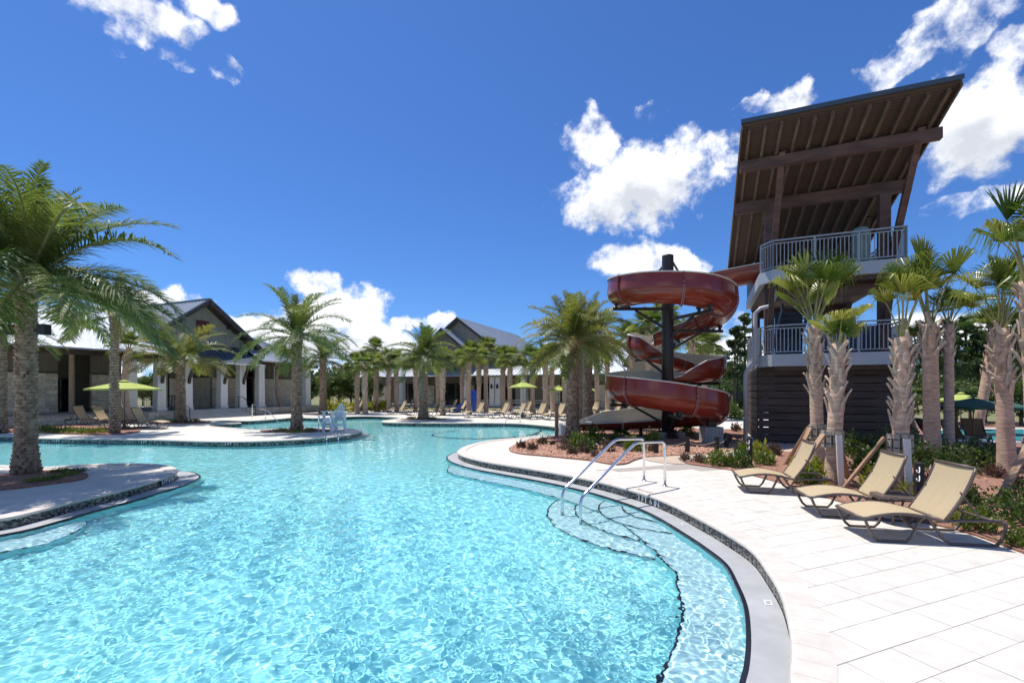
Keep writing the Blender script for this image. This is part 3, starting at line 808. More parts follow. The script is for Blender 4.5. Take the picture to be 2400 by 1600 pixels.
# ---------------------------------------------------------------- left clubhouse
L = thing('clubhouse', 'stone clubhouse with steep gable, shaded shed porch roof and white columns at left', 'building', (-24.2, 38, 0), ANG_A)
ZF = .6
MB().box(-15.5, 10.2, -.55, 12, 0, ZF).build('porch_floor', M_['concrete'], L)
stone_wall(L, -15.5, -4.1, -.55, 0.0, ZF - .03, sh=.2, budget=60, core=.02); stone_wall(L, 1.05, 10.2, -.55, 0, ZF - .03, sh=.2, budget=110, core=.02)
for k in range(4):
    MB().box(-4, 1, -.55 - .4 * (4 - k), -.551, .15 * k, .15 * (k + 1) - .006 if k < 3 else .594).build('step', M_['deck'], L)
for s in (-6.6, -4.74, -2.84, 0, 1.69, 3.5, 8.73): column(L, s, 0, ZF, 4.4, .60)
for s in (-8.6, -4.74, -1): column(L, s, 10.8, ZF, 4.4, .6)
# walls
for a, b in ((-15, -11), (-10.05, -9.06), (-7.2, -5.4)):
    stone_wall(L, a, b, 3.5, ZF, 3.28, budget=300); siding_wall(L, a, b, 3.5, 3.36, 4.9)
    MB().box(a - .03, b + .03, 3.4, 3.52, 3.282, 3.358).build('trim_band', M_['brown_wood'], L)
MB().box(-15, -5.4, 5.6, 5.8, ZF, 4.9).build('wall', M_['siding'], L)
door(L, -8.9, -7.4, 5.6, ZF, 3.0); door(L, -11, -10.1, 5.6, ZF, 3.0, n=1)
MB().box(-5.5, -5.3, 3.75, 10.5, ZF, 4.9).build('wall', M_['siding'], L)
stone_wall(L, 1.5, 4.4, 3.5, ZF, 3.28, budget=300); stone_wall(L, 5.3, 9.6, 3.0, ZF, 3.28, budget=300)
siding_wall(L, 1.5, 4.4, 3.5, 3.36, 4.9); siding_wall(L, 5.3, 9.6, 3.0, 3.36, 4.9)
stone_wall(L, 3.76, 9.5, 1.5, ZF, 3.28, face=-1, axis='y', budget=300); siding_wall(L, 3.76, 9.5, 1.5, 3.36, 4.9, face=-1, axis='y')
MB().box(1.45, 9.65, 2.9, 2.98, 3.282, 3.358).build('trim_band', M_['brown_wood'], L)
MB().box(4.4, 5.3, 4.2, 4.4, ZF, 4.9).build('wall', M_['siding'], L); door(L, 4.45, 5.25, 4.2, ZF, 3.0, n=1)
MB().box(9.35, 9.6, 3.26, 10.5, ZF, 4.9).build('wall', M_['siding'], L); MB().box(1.8, 9.3, 10.3, 10.5, ZF, 4.9).build('wall', M_['siding'], L)
# beams under the eaves, soffits
MB().box(-15.3, -3.9, -.18, .18, 4.4, 4.75).build('eave_beam', M_['brown_wood'], L); MB().box(3.0, 10.1, -.18, .18, 4.4, 4.68).build('eave_beam', M_['brown_wood'], L)
MB().box(-3.9, 3.0, -.2, .16, 4.32, 4.56).build('eave_beam', M_['brown_wood'], L)
MB().box(-15.2, 9.9, .2, 11.6, 4.82, 4.9).build('ceiling', M_['siding_light'], L)
# porch railings at the back of the porch
for a, b in ((-6.3, -5.0), (-4.5, -3.1), (-2.5, .9)):
    r = MB(); r.box(a, b, 6.0, 6.05, ZF + 1.0, ZF + 1.06); r.box(a, b, 6.0, 6.05, ZF + .1, ZF + .14); r.box(a, b, 6.0, 6.04, ZF + .7, ZF + .73)
    rr_ = r.build('railing', M_['black_post'], L)
    k = a + .03
    bm_ = MB().box(-.012, .012, 0, .024, 0, .9).mesh('baluster', M_['black_post'])
    while k < b: obj('baluster', bm_, rr_, (k, 6.012, ZF + .12)); k += .13
# brackets on the columns under the shed roof
for s in (-4.74, -2.84, 0, 1.69):
    b_ = MB(); b_.bar((s, -.3, 2.65), (s, -.42, 3.1), .18, .16); b_.bar((s, -.42, 3.05), (s, -.95, 4.25), .16, .16); b_.build('bracket', M_['brown_wood'], L)
# roofs
e = 4.78
seam_slab(L, 'roof', [(-15.6, -.75, e), (-4.15, -.75, e), (-4.15, 5.4, 8.0), (-9.6, 5.4, 8.0)], 26, M_['metal_roof'])
tri_slab(L, 'roof', [(-15.6, 11.55, e), (-15.6, -.75, e), (-9.6, 5.4, 8.0)], 20, M_['metal_roof'])
seam_slab(L, 'roof', [(9.9, 11.55, e), (-15.6, 11.55, e), (-9.6, 5.4, 8.0), (4.2, 5.4, 8.0)], 30, M_['metal_roof'])
seam_slab(L, 'roof', [(3.1, -.75, e), (10.5, -.75, e), (4.6, 5.4, 8.0), (3.1, 5.4, 8.0)], 14, M_['metal_roof'])
tri_slab(L, 'roof', [(10.5, -.75, e), (10.5, 11.55, e), (4.6, 5.4, 8.0)], 16, M_['metal_roof'])
gs, gz, ge = -.32, 9.74, 5.30
g1 = seam_slab(L, 'gable_roof', [(-6.2, 12, ge), (-6.2, 1.0, ge), (gs, 1.0, gz), (gs, 12, gz)], 24, M_['metal_roof'])
g2 = seam_slab(L, 'gable_roof', [(5.55, 1.0, ge), (5.55, 12, ge), (gs, 12, gz), (gs, 1.0, gz)], 24, M_['metal_roof'])
MB().bar((gs, .95, gz + .05), (gs, 12, gz + .05), .3, .07).build('ridge_cap', M_['metal_roof'], L)
for sx in (-6.15, 5.5):
    MB().bar((sx, 1.06, ge - .14), (gs, 1.06, gz - .20), .10, .34).build('rake_board', M_['brown_wood'], L)
    MB().bar((sx, 1.5, ge - .2), (gs, 1.5, gz - .26), .8, .1).build('soffit', M_['brown_wood'], L)
    MB().bar((sx, .99, ge + .0), (gs, .99, gz - .01), .05, .14).build('rake_trim', M_['dark_trim_shaded_roof'], L)
    for u in (.3, .62): # purlin ends
        p = Vector((sx, 1.1, ge - .35)).lerp(Vector((gs, 1.1, gz - .4)), u); MB().box(p.x - .12, p.x + .12, 1.1, 2.0, p.z - .12, p.z + .12).build('outlooker', M_['brown_wood'], L)
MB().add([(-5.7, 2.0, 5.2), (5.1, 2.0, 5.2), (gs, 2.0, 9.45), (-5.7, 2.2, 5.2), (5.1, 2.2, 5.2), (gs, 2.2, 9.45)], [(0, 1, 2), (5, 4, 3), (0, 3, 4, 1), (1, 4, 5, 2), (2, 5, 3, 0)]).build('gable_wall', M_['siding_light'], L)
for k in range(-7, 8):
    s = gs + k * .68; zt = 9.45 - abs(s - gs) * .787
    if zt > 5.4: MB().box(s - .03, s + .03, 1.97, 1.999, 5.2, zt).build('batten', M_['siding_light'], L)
vb = MB().box(-.85, .2, 1.93, 1.968, 6.9, 8.0).build('gable_vent', M_['burgundy'], L)
for k in range(8): MB().box(-.8, .15, 1.9, 1.929, 6.95 + k * .13, 7.03 + k * .13).build('louver', M_['burgundy'], vb)
# shed roof under the gable, its shadow put into the metal colour
seam_slab(L, 'shed_roof', [(-4.3, -.95, 4.36), (3.05, -.95, 4.36), (4.6, 1.98, 6.0), (-5.2, 1.98, 6.0)], 18, M_['dark_trim_shaded_roof'])
MB().box(-4.4, 3.15, -1.07, -.955, 4.27, 4.39).build('gutter', M_['white_paint'], L)
MB().box(-15.7, -4.45, -.87, -.755, 4.70, 4.81).build('gutter', M_['gutter_paint'], L); MB().box(3.2, 10.6, -.87, -.755, 4.70, 4.81).build('gutter', M_['white_paint'], L)
for s in (-3.7, 4.6, 10.2): MB().tube([(s, -.82, 4.7), (s, -.82, 4.5), (s, -.5, 4.2), (s, -.5, ZF)], .04, 6).build('downpipe', M_['gutter_paint'], L)
# grab rails of the steps
for nm, s in (('a', -4.15), ('b', 1.15)):
    h = thing('step_handrail', 'slim black handrail at the %s end of the clubhouse steps' % ('near' if nm == 'a' else 'far'), 'handrail', (0, 0, 0), 0, 'black handrails of the clubhouse steps')
    T_ = L.matrix_basis if False else Matrix.Translation(L.location) @ Matrix.Rotation(ANG_A, 4, 'Z')
    pts = [T_ @ Vector(p) for p in [(s, -2.5, 0), (s, -2.5, .85), (s, -2.2, .95), (s, -.9, 1.55), (s, -.4, 1.6), (s, -.4, ZF)]]
    h.location = pts[0]; MB().tube([p - pts[0] for p in pts], .03, 8).build('rail', M_['black_post'], h)

# ---------------------------------------------------------------- centre clubhouse
Cn = thing('clubhouse', 'long clubhouse with two grey metal gables behind the far row of palms', 'building', (-5.25, 56, 0), ANG_B)
MB().box(-17, 27, -.6, 14, 0, .25).build('porch_floor', M_['concrete'], Cn)
for t in (-15.5, -10, -.4, 3.2, 3.95, 7.2): column(Cn, t, 0, .25, 3.75, .66)
segs = [(-16.5, -14.6), (-9.6, -6.9), (-1.9, -.9), (1.4, 3.0), (4.9, 6.9), (9.5, 11.3), (12.4, 14.6), (15.6, 18.5), (19.6, 26.5)]
for a, b in segs:
    yy = 3.0 if a < 8 else 1.0
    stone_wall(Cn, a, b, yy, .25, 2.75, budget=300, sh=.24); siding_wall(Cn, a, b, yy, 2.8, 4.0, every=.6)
MB().box(-16.5, 8, 4.2, 4.4, .25, 4.0).build('wall', M_['siding'], Cn); MB().box(8, 26.5, 1.8, 2.0, .25, 4.0).build('wall', M_['siding'], Cn)
MB().box(7.4, 9.3, 1.0, 1.2, .25, 4.0).build('wall', M_['siding'], Cn)
for a, b in ((-14.4, -12.2), (-12, -9.8), (-6.7, -4.4), (-4.2, -2.1), (-.7, 1.2), (3.2, 4.7)): door(Cn, a, b, 4.2, .25, 3.1)
for a, b in ((11.4, 12.3), (14.7, 15.5), (18.6, 19.5)):
    door(Cn, a, b, 1.7, .25, 3.3, n=1)
MB().box(-16.6, 8, -.15, .15, 3.75, 3.95).build('eave_beam', M_['brown_wood'], Cn)
for t in (3.2, 3.95, 7.2): # wall lanterns
    MB().box(t - .09, t + .09, -.5, -.31, 2.35, 2.85).build('lantern', M_['black_post'], Cn)
seam_slab(Cn, 'porch_roof', [(-17.2, -.7, 3.92), (9.0, -.7, 3.92), (9.0, 1.9, 5.15), (-16.0, 1.9, 5.15)], 52, M_['metal_roof'])
seam_slab(Cn, 'roof', [(7.4, -.72, 3.90), (27.2, -.72, 3.90), (20.2, 7.2, 8.4), (7.4, 7.2, 8.4)], 40, M_['metal_roof'])
tri_slab(Cn, 'roof', [(27.2, -.72, 3.9), (27.2, 15, 3.9), (20.2, 7.2, 8.4)], 14, M_['metal_roof'])
MB().box(-17.3, 27.3, -.84, -.73, 3.82, 3.93).build('gutter', M_['gutter_paint'], Cn)
MB().box(-11.5, 6.6, 1.92, 2.1, 5.0, 7.0).build('upper_wall', M_['siding'], Cn)
MB().box(-16.4, 26.4, 4.45, 13.8, 3.9, 4.0).build('ceiling', M_['siding'], Cn)
gt, gz2, ge2 = -2.55, 11.5, 6.3
seam_slab(Cn, 'gable_roof', [(gt - 7, 22, ge2), (gt - 7, 1.4, ge2), (gt, 1.4, gz2), (gt, 22, gz2)], 40, M_['dark_trim_shaded_roof'])  # left slope takes the shaded copy of the roof metal
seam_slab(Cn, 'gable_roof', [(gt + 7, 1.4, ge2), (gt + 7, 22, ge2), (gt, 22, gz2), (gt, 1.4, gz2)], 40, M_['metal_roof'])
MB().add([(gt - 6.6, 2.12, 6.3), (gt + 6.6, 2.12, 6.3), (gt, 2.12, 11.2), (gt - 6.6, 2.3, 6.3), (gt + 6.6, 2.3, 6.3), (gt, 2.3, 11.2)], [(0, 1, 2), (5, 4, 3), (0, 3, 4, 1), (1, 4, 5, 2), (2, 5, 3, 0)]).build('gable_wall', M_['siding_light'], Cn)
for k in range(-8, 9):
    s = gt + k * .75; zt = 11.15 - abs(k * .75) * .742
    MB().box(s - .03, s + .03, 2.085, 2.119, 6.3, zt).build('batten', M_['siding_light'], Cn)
for sx in (gt - 7, gt + 7): MB().bar((sx, 1.45, ge2 - .16), (gt, 1.45, gz2 - .2), .1, .34).build('rake_board', M_['brown_wood'], Cn)
# smaller gable in front of it
ft, fz, fe = -3.9, 10.0, 7.2
seam_slab(Cn, 'gable_roof', [(ft - 3.6, 2.1, fe), (ft - 3.6, -.2, fe), (ft, -.2, fz), (ft, 2.1, fz)], 6, M_['dark_trim_shaded_roof'])  # shade of this slope is in its darker metal colour
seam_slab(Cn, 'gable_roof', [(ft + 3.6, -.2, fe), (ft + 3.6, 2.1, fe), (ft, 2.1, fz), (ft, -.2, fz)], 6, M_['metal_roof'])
MB().add([(ft - 3.3, .5, 5.0), (ft + 3.3, .5, 5.0), (ft + 3.3, .5, 7.2), (ft, .5, 9.75), (ft - 3.3, .5, 7.2), (ft - 3.3, .7, 5.0), (ft + 3.3, .7, 5.0), (ft + 3.3, .7, 7.2), (ft, .7, 9.75), (ft - 3.3, .7, 7.2)],
         [(0, 1, 2, 3, 4), (9, 8, 7, 6, 5), (0, 5, 6, 1), (1, 6, 7, 2), (2, 7, 8, 3), (3, 8, 9, 4), (4, 9, 5, 0)]).build('gable_wall', M_['siding'], Cn)
for sx in (ft - 3.6, ft + 3.6): MB().bar((sx, -.14, fe - .16), (ft, -.14, fz - .2), .1, .3).build('rake_board', M_['brown_wood'], Cn)
# gabled bay at the right end, shadow of its left slope coloured in
seam_slab(Cn, 'bay_roof', [(19.0, 9, 4.6), (19.0, -2.6, 4.6), (21.6, -2.6, 9.4), (21.6, 9, 9.4)], 16, M_['dark_trim_shaded_roof'])
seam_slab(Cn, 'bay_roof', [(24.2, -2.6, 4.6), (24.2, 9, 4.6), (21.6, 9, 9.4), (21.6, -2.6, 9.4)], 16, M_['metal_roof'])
MB().add([(19.3, -1.9, .25), (23.9, -1.9, .25), (23.9, -1.9, 4.6), (21.6, -1.9, 9.1), (19.3, -1.9, 4.6), (19.3, -1.7, .25), (23.9, -1.7, .25), (23.9, -1.7, 4.6), (21.6, -1.7, 9.1), (19.3, -1.7, 4.6)],
         [(0, 1, 2, 3, 4), (9, 8, 7, 6, 5), (0, 5, 6, 1), (1, 6, 7, 2), (2, 7, 8, 3), (3, 8, 9, 4), (4, 9, 5, 0)]).build('bay_wall', M_['siding_light'], Cn)

# ---------------------------------------------------------------- slide tower
Tw = thing('slide_tower', 'tall dark timber slide tower with huge mono-pitch roof and two railed decks', 'tower', (10.0, 18.5, 0), ANG_B)
TWW, TWD = 4.75, 5.8
def tl(p): # tower local -> world
    return Tw.location + BX * p[0] + AX * p[1] + Vector((0, 0, p[2]))
# slatted base
NB = 10
for k in range(NB):
    z0 = .06 + k * .292
    for nm, bx in (('front', (0, TWW, -.03, .02)), ('side', None)):
        m = MB()
        if bx: m.box(0, TWW, -.03, .02, z0, z0 + .262)
        else: m.box(-.03, .02, .021, TWD, z0, z0 + .262)
        m.build('slat', M_['slat_wood'], Tw)
    MB().box(TWW - .05, TWW, .021, TWD, z0, z0 + .262).build('slat', M_['slat_wood'], Tw)
for x in (.12, 1.6, 3.1, TWW - .18): MB().box(x - .07, x + .07, .03, .17, 0, 2.97).build('stud', M_['brown_wood'], Tw)
for y in (1.8, 3.6, TWD - .15): MB().box(.03, .17, y - .07, y + .07, 0, 2.97).build('stud', M_['brown_wood'], Tw)
MB().box(-.05, TWW, -.05, .2, 2.97, 3.04).build('sill_plate', M_['brown_wood'], Tw)
# posts
PX0, PX1, PY0, PY1 = .42, TWW - .55, .25, TWD - .5
MB().box(.6, TWW - .4, 1.6, 2.0, 0, 2.95).build('shade_backing', M_['interior_shade'], Tw)  # added block, its near-black colour stands in for shade inside the base
ZD1, ZD2 = 3.5, 6.79
rs = 2.6 / 9.5
def roof_z(y): return 11.2 - .16 - (y + 3.6) * rs
for x in (PX0, PX1):
    for y in (PY0, PY1): MB().box(x - .17, x + .17, y - .17, y + .17, 2.0, roof_z(y) - .55).build('post', M_['tower_wood'], Tw)
# decks with chamfered front corner and fascia
DX0, DX1, DY0, DY1 = .02, 4.62, -.75, TWD
for nm, zd in (('lower', ZD1), ('upper', ZD2)):
    poly = [(DX0 + .38, DY0), (DX1, DY0), (DX1, DY1), (DX0, DY1), (DX0, DY0 + .55)]
    fl_ = MB().prism(poly, zd - .46, zd).build('deck_floor', M_['fascia_paint'], Tw)
    MB().prism([(DX0 + .5, DY0 + .2), (DX1 - .2, DY0 + .2), (DX1 - .2, DY1 - .2), (DX0 + .2, DY1 - .2), (DX0 + .2, DY0 + .65)], zd - .62, zd - .463).build('deck_joist', M_['brown_wood'], fl_)
    # railing
    runs_ = [[(DX0 + .42, DY0 + .06), (DX1 - .06, DY0 + .06)], [(DX1 - .06, DY0 + .06), (DX1 - .06, DY1 - .1)], [(DX0 + .06, DY0 + .62), (DX0 + .42, DY0 + .06)]]
    if nm == 'lower': runs_.append([(DX0 + .06, DY0 + .62), (DX0 + .06, DY1 - .1)])
    else: runs_.append([(DX0 + .06, DY0 + 3.2), (DX0 + .06, DY1 - .1)])
    runs_.append([(DX0 + .06, DY1 - .1), (DX1 - .06, DY1 - .1)])
    bal = MB().box(-.014, .014, -.014, .014, .1, 1.0).mesh('baluster', M_['rail_paint'])
    for (a, b) in runs_:
        a, b = Vector((*a, zd)), Vector((*b, zd)); u = Vector((0, 0, 1))
        m = MB(); m.bar(a + u * 1.12, b + u * 1.12, .07, .05); m.bar(a + u * 1.0, b + u * 1.0, .035, .035); m.bar(a + u * .1, b + u * .1, .035, .035)
        Ln = (b - a).length; npost = max(1, round(Ln / 1.6))
        for k in range(npost + 1):
            p = a.lerp(b, k / npost); m.box(p.x - .03, p.x + .03, p.y - .03, p.y + .03, zd, zd + 1.14)
        ro = m.build('railing', M_['rail_paint'], fl_)
        n = max(2, int(Ln / .125))
        for k in range(1, n):
            p = a.lerp(b, k / n); obj('baluster', bal, ro, p)
# big roof
RX0, RX1, RY0, RY1 = -.82, 4.88, -3.6, 5.9
MB().slab([(RX0, RY0, 11.2), (RX1, RY0, 11.2), (RX1, RY1, 11.2 - (RY1 - RY0) * rs), (RX0, RY1, 11.2 - (RY1 - RY0) * rs)], .10).build('roof', [M_['soffit_boards']], Tw)
MB().slab([(RX0 - .04, RY0 - .05, 11.262), (RX1 + .04, RY0 - .05, 11.262), (RX1 + .04, RY1 + .04, 11.262 - (RY1 - RY0 + .09) * rs), (RX0 - .04, RY1 + .04, 11.262 - (RY1 - RY0 + .09) * rs)], .055).build('roof_metal', M_['metal_roof'], Tw)
MB().box(RX0 - .05, RX1 + .05, RY0 - .09, RY0 - .052, 11.15, 11.285).build('fascia', M_['blue_grey_panel'], Tw)
for x, nm in ((RX0 - .02, 'l'), (RX1 + .02, 'r')):
    MB().bar((x, RY0, 11.08), (x, RY1, 11.08 - (RY1 - RY0) * rs), .05, .22).build('barge_board', M_['rafter_wood'], Tw)
for k in range(12):
    x = RX0 + .22 + k * (RX1 - RX0 - .44) / 11
    MB().bar((x, RY0 + .12, 11.2 - .17 - .12 * rs), (x, RY1 - .1, 11.2 - .17 - (RY1 - RY0 - .1) * rs), .09, .15).build('rafter', M_['rafter_wood'], Tw)
for y, nm, hh in ((RY0 + 1.5, 'front', .36), (PY0, 'middle', .44), (RY1 - .35, 'rear', .4)):
    zc = 11.2 - .26 - (y - RY0) * rs - hh / 2
    MB().bar((RX0 + .02, y, zc), (RX1 + (.12 if nm != 'rear' else -.1), y, zc), .22, hh).build('roof_beam', M_['tower_wood'], Tw)
zb1 = 11.2 - .26 - 1.5 * rs
for x in (PX0 + .12, PX1 + .25):
    MB().bar((x, PY0 + .45, ZD2 - .3), (x, RY0 + 1.38, zb1 + .10), .18, .2, up=(1, 0, 0)).build('strut', M_['tower_wood'], Tw)
for x in (PX0, PX1):
    MB().bar((x, PY0 + .1, ZD2 - 3.0), (x, -.62, ZD2 - .62), .16, .18, up=(1, 0, 0)).build('knee_brace', M_['brown_wood'], Tw)
    MB().bar((x, PY1 - .1, roof_z(PY1) - 3.2), (x, PY0 + 1.6, roof_z(PY0 + 1.6) - .35), .14, .16, up=(1, 0, 0)).build('knee_brace', M_['brown_wood'], Tw)
MB().bar((PX0, PY0, ZD2 - .84), (PX1, PY0, ZD2 - .84), .24, .40).build('deck_beam', M_['tower_wood'], Tw); MB().bar((PX0, PY1, ZD2 - .84), (PX1, PY1, ZD2 - .84), .24, .40).build('deck_beam', M_['tower_wood'], Tw)
# stair flights between the decks
def flight(x0, y0, x1, y1, z0, z1, w, n, axis='y'):
    m = MB(); st = None
    for s in (-1, 1): m.bar((x0 + s * w / 2, y0, z0), (x1 + s * w / 2, y1, z1), .06, .3)
    st = m.build('stair_stringer', M_['blue_grey_panel'], Tw)
    for k in range(n):
        u = (k + .5) / n; y = y0 + (y1 - y0) * u; z = z0 + (z1 - z0) * u
        MB().box(x0 - w / 2, x0 + w / 2, y - .14, y + .14, z, z + .04).build('tread', M_['blue_grey_panel'], st)
flight(1.5, TWD - .6, 1.5, .9, ZD1, ZD2 - 1.2, 1.0, 12); flight(3.0, TWD - .6, 3.0, 1.2, .1, ZD1, 1.0, 16)
MB().box(1.0, 2.1, 3.2, 3.26, ZD1 + .02, ZD1 + 2.2).build('screen_panel', M_['blue_grey_panel'], Tw)
MB().box(2.3, 4.2, 1.0, 1.06, ZD1 + .02, ZD1 + 1.15).build('screen_panel', M_['blue_grey_panel'], Tw)
# downpipe at the front left corner
pts = [(.55, -.25, ZD2 - .5), (.55, -.25, ZD2 - 1.0), (.38, -.3, ZD2 - 1.35), (.05, -.35, ZD2 - 1.42), (-.14, -.36, ZD2 - 1.6), (-.14, -.36, 3.3), (-.2, -.36, 3.15), (-.42, -.36, 2.92), (-.48, -.36, 2.75), (-.48, -.36, 0)]
dp = MB().tube(pts, .085, 12).build('downpipe', M_['gutter_paint'], Tw, smooth=True)
for z, x in ((ZD2 - 2.2, -.14), (4.1, -.14), (2.2, -.48), (1.0, -.48)): MB().lathe([(.1, -.03), (.1, .03)], 12, (x, -.36, z)).build('pipe_clip', M_['gutter_paint'], dp)
# barrel on the upper deck
b = MB(); b.lathe([(.24, 0), (.27, .05), (.28, .5), (.27, 1.25), (.20, 1.36), (.0, 1.38)], 20)
bo = b.build('trash_barrel', M_['barrel_green'], None, True, tl((3.35, -.25, ZD2))); tag(bo, 'pale green cylindrical barrel on the upper deck of the slide tower', 'barrel')

# ---------------------------------------------------------------- water slide
PXS, PYS = 6.84, 20.0
ctrl = [ # x, y, z of the flume bottom, left wall height, right wall height (seen in riding direction)
    (11.35, 20.3, 6.96, .72, .72), (10.6, 20.75, 6.90, .72, .72), (9.4, 21.4, 6.78, .72, .75), (8.4, 21.9, 6.62, .62, 1.1), (7.4, 22.1, 6.45, .6, 1.18), (6.2, 21.95, 6.25, .6, 1.18), (5.2, 21.2, 6.02, .6, 1.18), (4.86, 20.0, 5.84, .6, 1.18),
    (5.3, 18.75, 5.68, .6, 1.16), (6.5, 18.02, 5.52, .6, 1.16), (7.6, 18.0, 5.36, .6, 1.18), (8.6, 18.75, 5.16, .6, 1.18), (8.98, 19.9, 4.95, .6, 1.18), (8.8, 21.2, 4.78, .6, 1.18), (8.2, 22.5, 4.55, .62, 1.05), (7.7, 23.1, 4.42, .62, .7),
    (7.2, 23.4, 4.25, .62, .66), (6.75, 23.35, 4.02, .6, 1.1), (6.42, 22.9, 3.78, .55, 1.15), (6.6, 22.4, 3.55, .5, 1.15), (7.2, 22.15, 3.34, .95, .5), (8.2, 22.3, 3.05, 1.0, .5), (8.95, 22.35, 2.83, 1.1, .5),
    (9.45, 21.9, 2.68, 1.15, .55), (9.35, 21.25, 2.56, 1.12, .6), (8.6, 20.95, 2.44, 1.0, .62), (7.6, 20.98, 2.26, .5, .62), (6.6, 21.0, 2.06, .48, 1.0), (5.5, 20.75, 1.86, .5, 1.16), (4.72, 20.0, 1.70, .5, 1.16), (4.68, 18.95, 1.56, .5, 1.16),
    (5.4, 18.05, 1.40, .5, 1.16), (6.5, 17.72, 1.20, .5, 1.16), (7.5, 17.85, .98, .5, 1.16), (8.2, 18.55, .78, .5, 1.16), (8.4, 19.5, .60, .5, 1.16), (8.0, 20.5, .46, .5, 1.12), (7.0, 21.1, .36, .45, 1.0), (5.6, 21.3, .28, .42, .95), (4.3, 21.5, .22, .40, .86), (3.4, 21.65, .2, .38, .5), (2.95, 21.72, .2, .3, .34)]
cp, cv = catmull([c[:3] for c in ctrl], .22, False, np.array([c[3:] for c in ctrl]))
npnt = len(cp)
tg = np.gradient(cp, axis=0); tgh = tg[:, :2] / np.linalg.norm(tg[:, :2], axis=1)[:, None]
lat = np.stack([-tgh[:, 1], tgh[:, 0]], 1)               # towards the rider's left
RF = .62
def flume_ring(i, r, hl, hr, n=14):
    """open U profile from the left rim to the right rim; r = radius"""
    c = cp[i]; out = []
    pr = [(1.0, hl)]
    if hl > r * 1.02: pr.append((1.0, r))
    a0 = 0.0 if hl >= r else math.asin(max(-1, min(1, (r - hl) / r)))
    a1 = math.pi if hr >= r else math.pi - math.asin(max(-1, min(1, (r - hr) / r)))
    res = []
    top_l = hl if hl > r else r - r * math.sin(a0)
    for k in range(n + 1):
        a = a0 + (a1 - a0) * k / n
        res.append((math.cos(a) * r, RF - math.sin(a) * r))
    # straight, slightly inward leaning walls above the half circle
    if hl > r: res = [(r - (hl - r) * .10, hl)] + [(r - (hl - r) * .05, (hl + r) / 2)] + res
    else: res = [res[0], res[0]] + res
    if hr > r: res = res + [(-r + (hr - r) * .05, (hr + r) / 2), (-r + (hr - r) * .10, hr)]
    else: res = res + [res[-1], res[-1]]
    return [(c[0] + lat[i, 0] * x, c[1] + lat[i, 1] * x, c[2] + z) for x, z in res], res
slide = thing('water_slide', 'dark red fibreglass spiral water slide with beige inside wound round a brown post', 'water slide', (PXS, PYS, 0))
inv = Matrix.Translation((-PXS, -PYS, 0))
arc = np.concatenate([[0], np.cumsum(np.linalg.norm(np.diff(cp, axis=0), axis=1))])
nsec = 19; cuts = [int(np.argmin(abs(arc - arc[-1] * k / nsec))) for k in range(nsec + 1)]
cuts[0] = 0; cuts[-1] = npnt - 1
sh = lambda p: (p[0] - PXS, p[1] - PYS, p[2])
sections = []
for s in range(nsec):
    ids = range(cuts[s], cuts[s + 1] + 1)
    m = MB(); rim = MB(); O = []; I = []; RO = []
    for i in ids:
        ro, pr = flume_ring(i, RF, cv[i, 0], cv[i, 1]); ri, _ = flume_ring(i, RF - .03, cv[i, 0], cv[i, 1])
        O.append([sh(p) for p in ro]); I.append([sh(p) for p in ri]); RO.append(pr)
    n = len(O[0]); k_ = len(O)
    vs = [p for r_ in O for p in r_]; fs = [(a * n + b, (a + 1) * n + b, (a + 1) * n + b + 1, a * n + b + 1) for a in range(k_ - 1) for b in range(n - 1)]
    m.add(vs, fs, 0)
    vs = [p for r_ in I for p in r_]; fs = [(a * n + b, a * n + b + 1, (a + 1) * n + b + 1, (a + 1) * n + b) for a in range(k_ - 1) for b in range(n - 1)]
    m.add(vs, fs, 1)
    so = m.build('flume_section', [M_['flume_red'], M_['flume_beige']], slide, True); sections.append(so)
    # rolled rim on both sides
    for side in (0, -1):
        pts = []
        for a, i in enumerate(ids):
            p = Vector(O[a][side]); l = Vector((lat[i, 0], lat[i, 1], 0)) * (1 if side == 0 else -1)
            pts.append((p, l))
        vs = []; fs = []
        for p, l in pts: vs += [p + l * .065 + Vector((0, 0, .012)), p - l * .035 + Vector((0, 0, .012)), p - l * .035 - Vector((0, 0, .03)), p + l * .065 - Vector((0, 0, .03))]
        for a in range(len(pts) - 1):
            for b in range(4): b2 = (b + 1) % 4; fs.append((a * 4 + b, a * 4 + b2, (a + 1) * 4 + b2, (a + 1) * 4 + b))
        fs += [(3, 2, 1, 0), tuple((len(pts) - 1) * 4 + b for b in range(4))]
        MB().add(vs, fs).build('rim', M_['flume_rim'], so)
    # flange collar with bolts at the joint
    if 0 < s:
        i = cuts[s]; m = MB(); t = Vector(tg[i]).normalized() * .022
        a, pr = flume_ring(i, RF + .002, cv[i, 0], cv[i, 1]); b, _ = flume_ring(i, RF + .07, cv[i, 0], cv[i, 1])
        a = [Vector(sh(p)) for p in a]; b = [Vector(sh(p)) for p in b]; n = len(a)
        vs = [p - t for p in a] + [p - t for p in b] + [p + t for p in b] + [p + t for p in a]
        fs = [(r_ * n + k, r_ * n + k + 1, (r_ + 1) * n + k + 1, (r_ + 1) * n + k) for r_ in range(3) for k in range(n - 1)]
        m.add(vs, fs, 0)
        for k in range(2, n - 2):
            for q in (a[k].lerp(b[k], .55), a[k].lerp(a[k + 1], .5).lerp(b[k].lerp(b[k + 1], .5), .55)):
                for sg in (-1, 1): m.bar(q + t * sg, q + t * sg * 1.9, .032, .032, 1)
        m.build('flange', [M_['flume_red'], M_['bolt']], so)
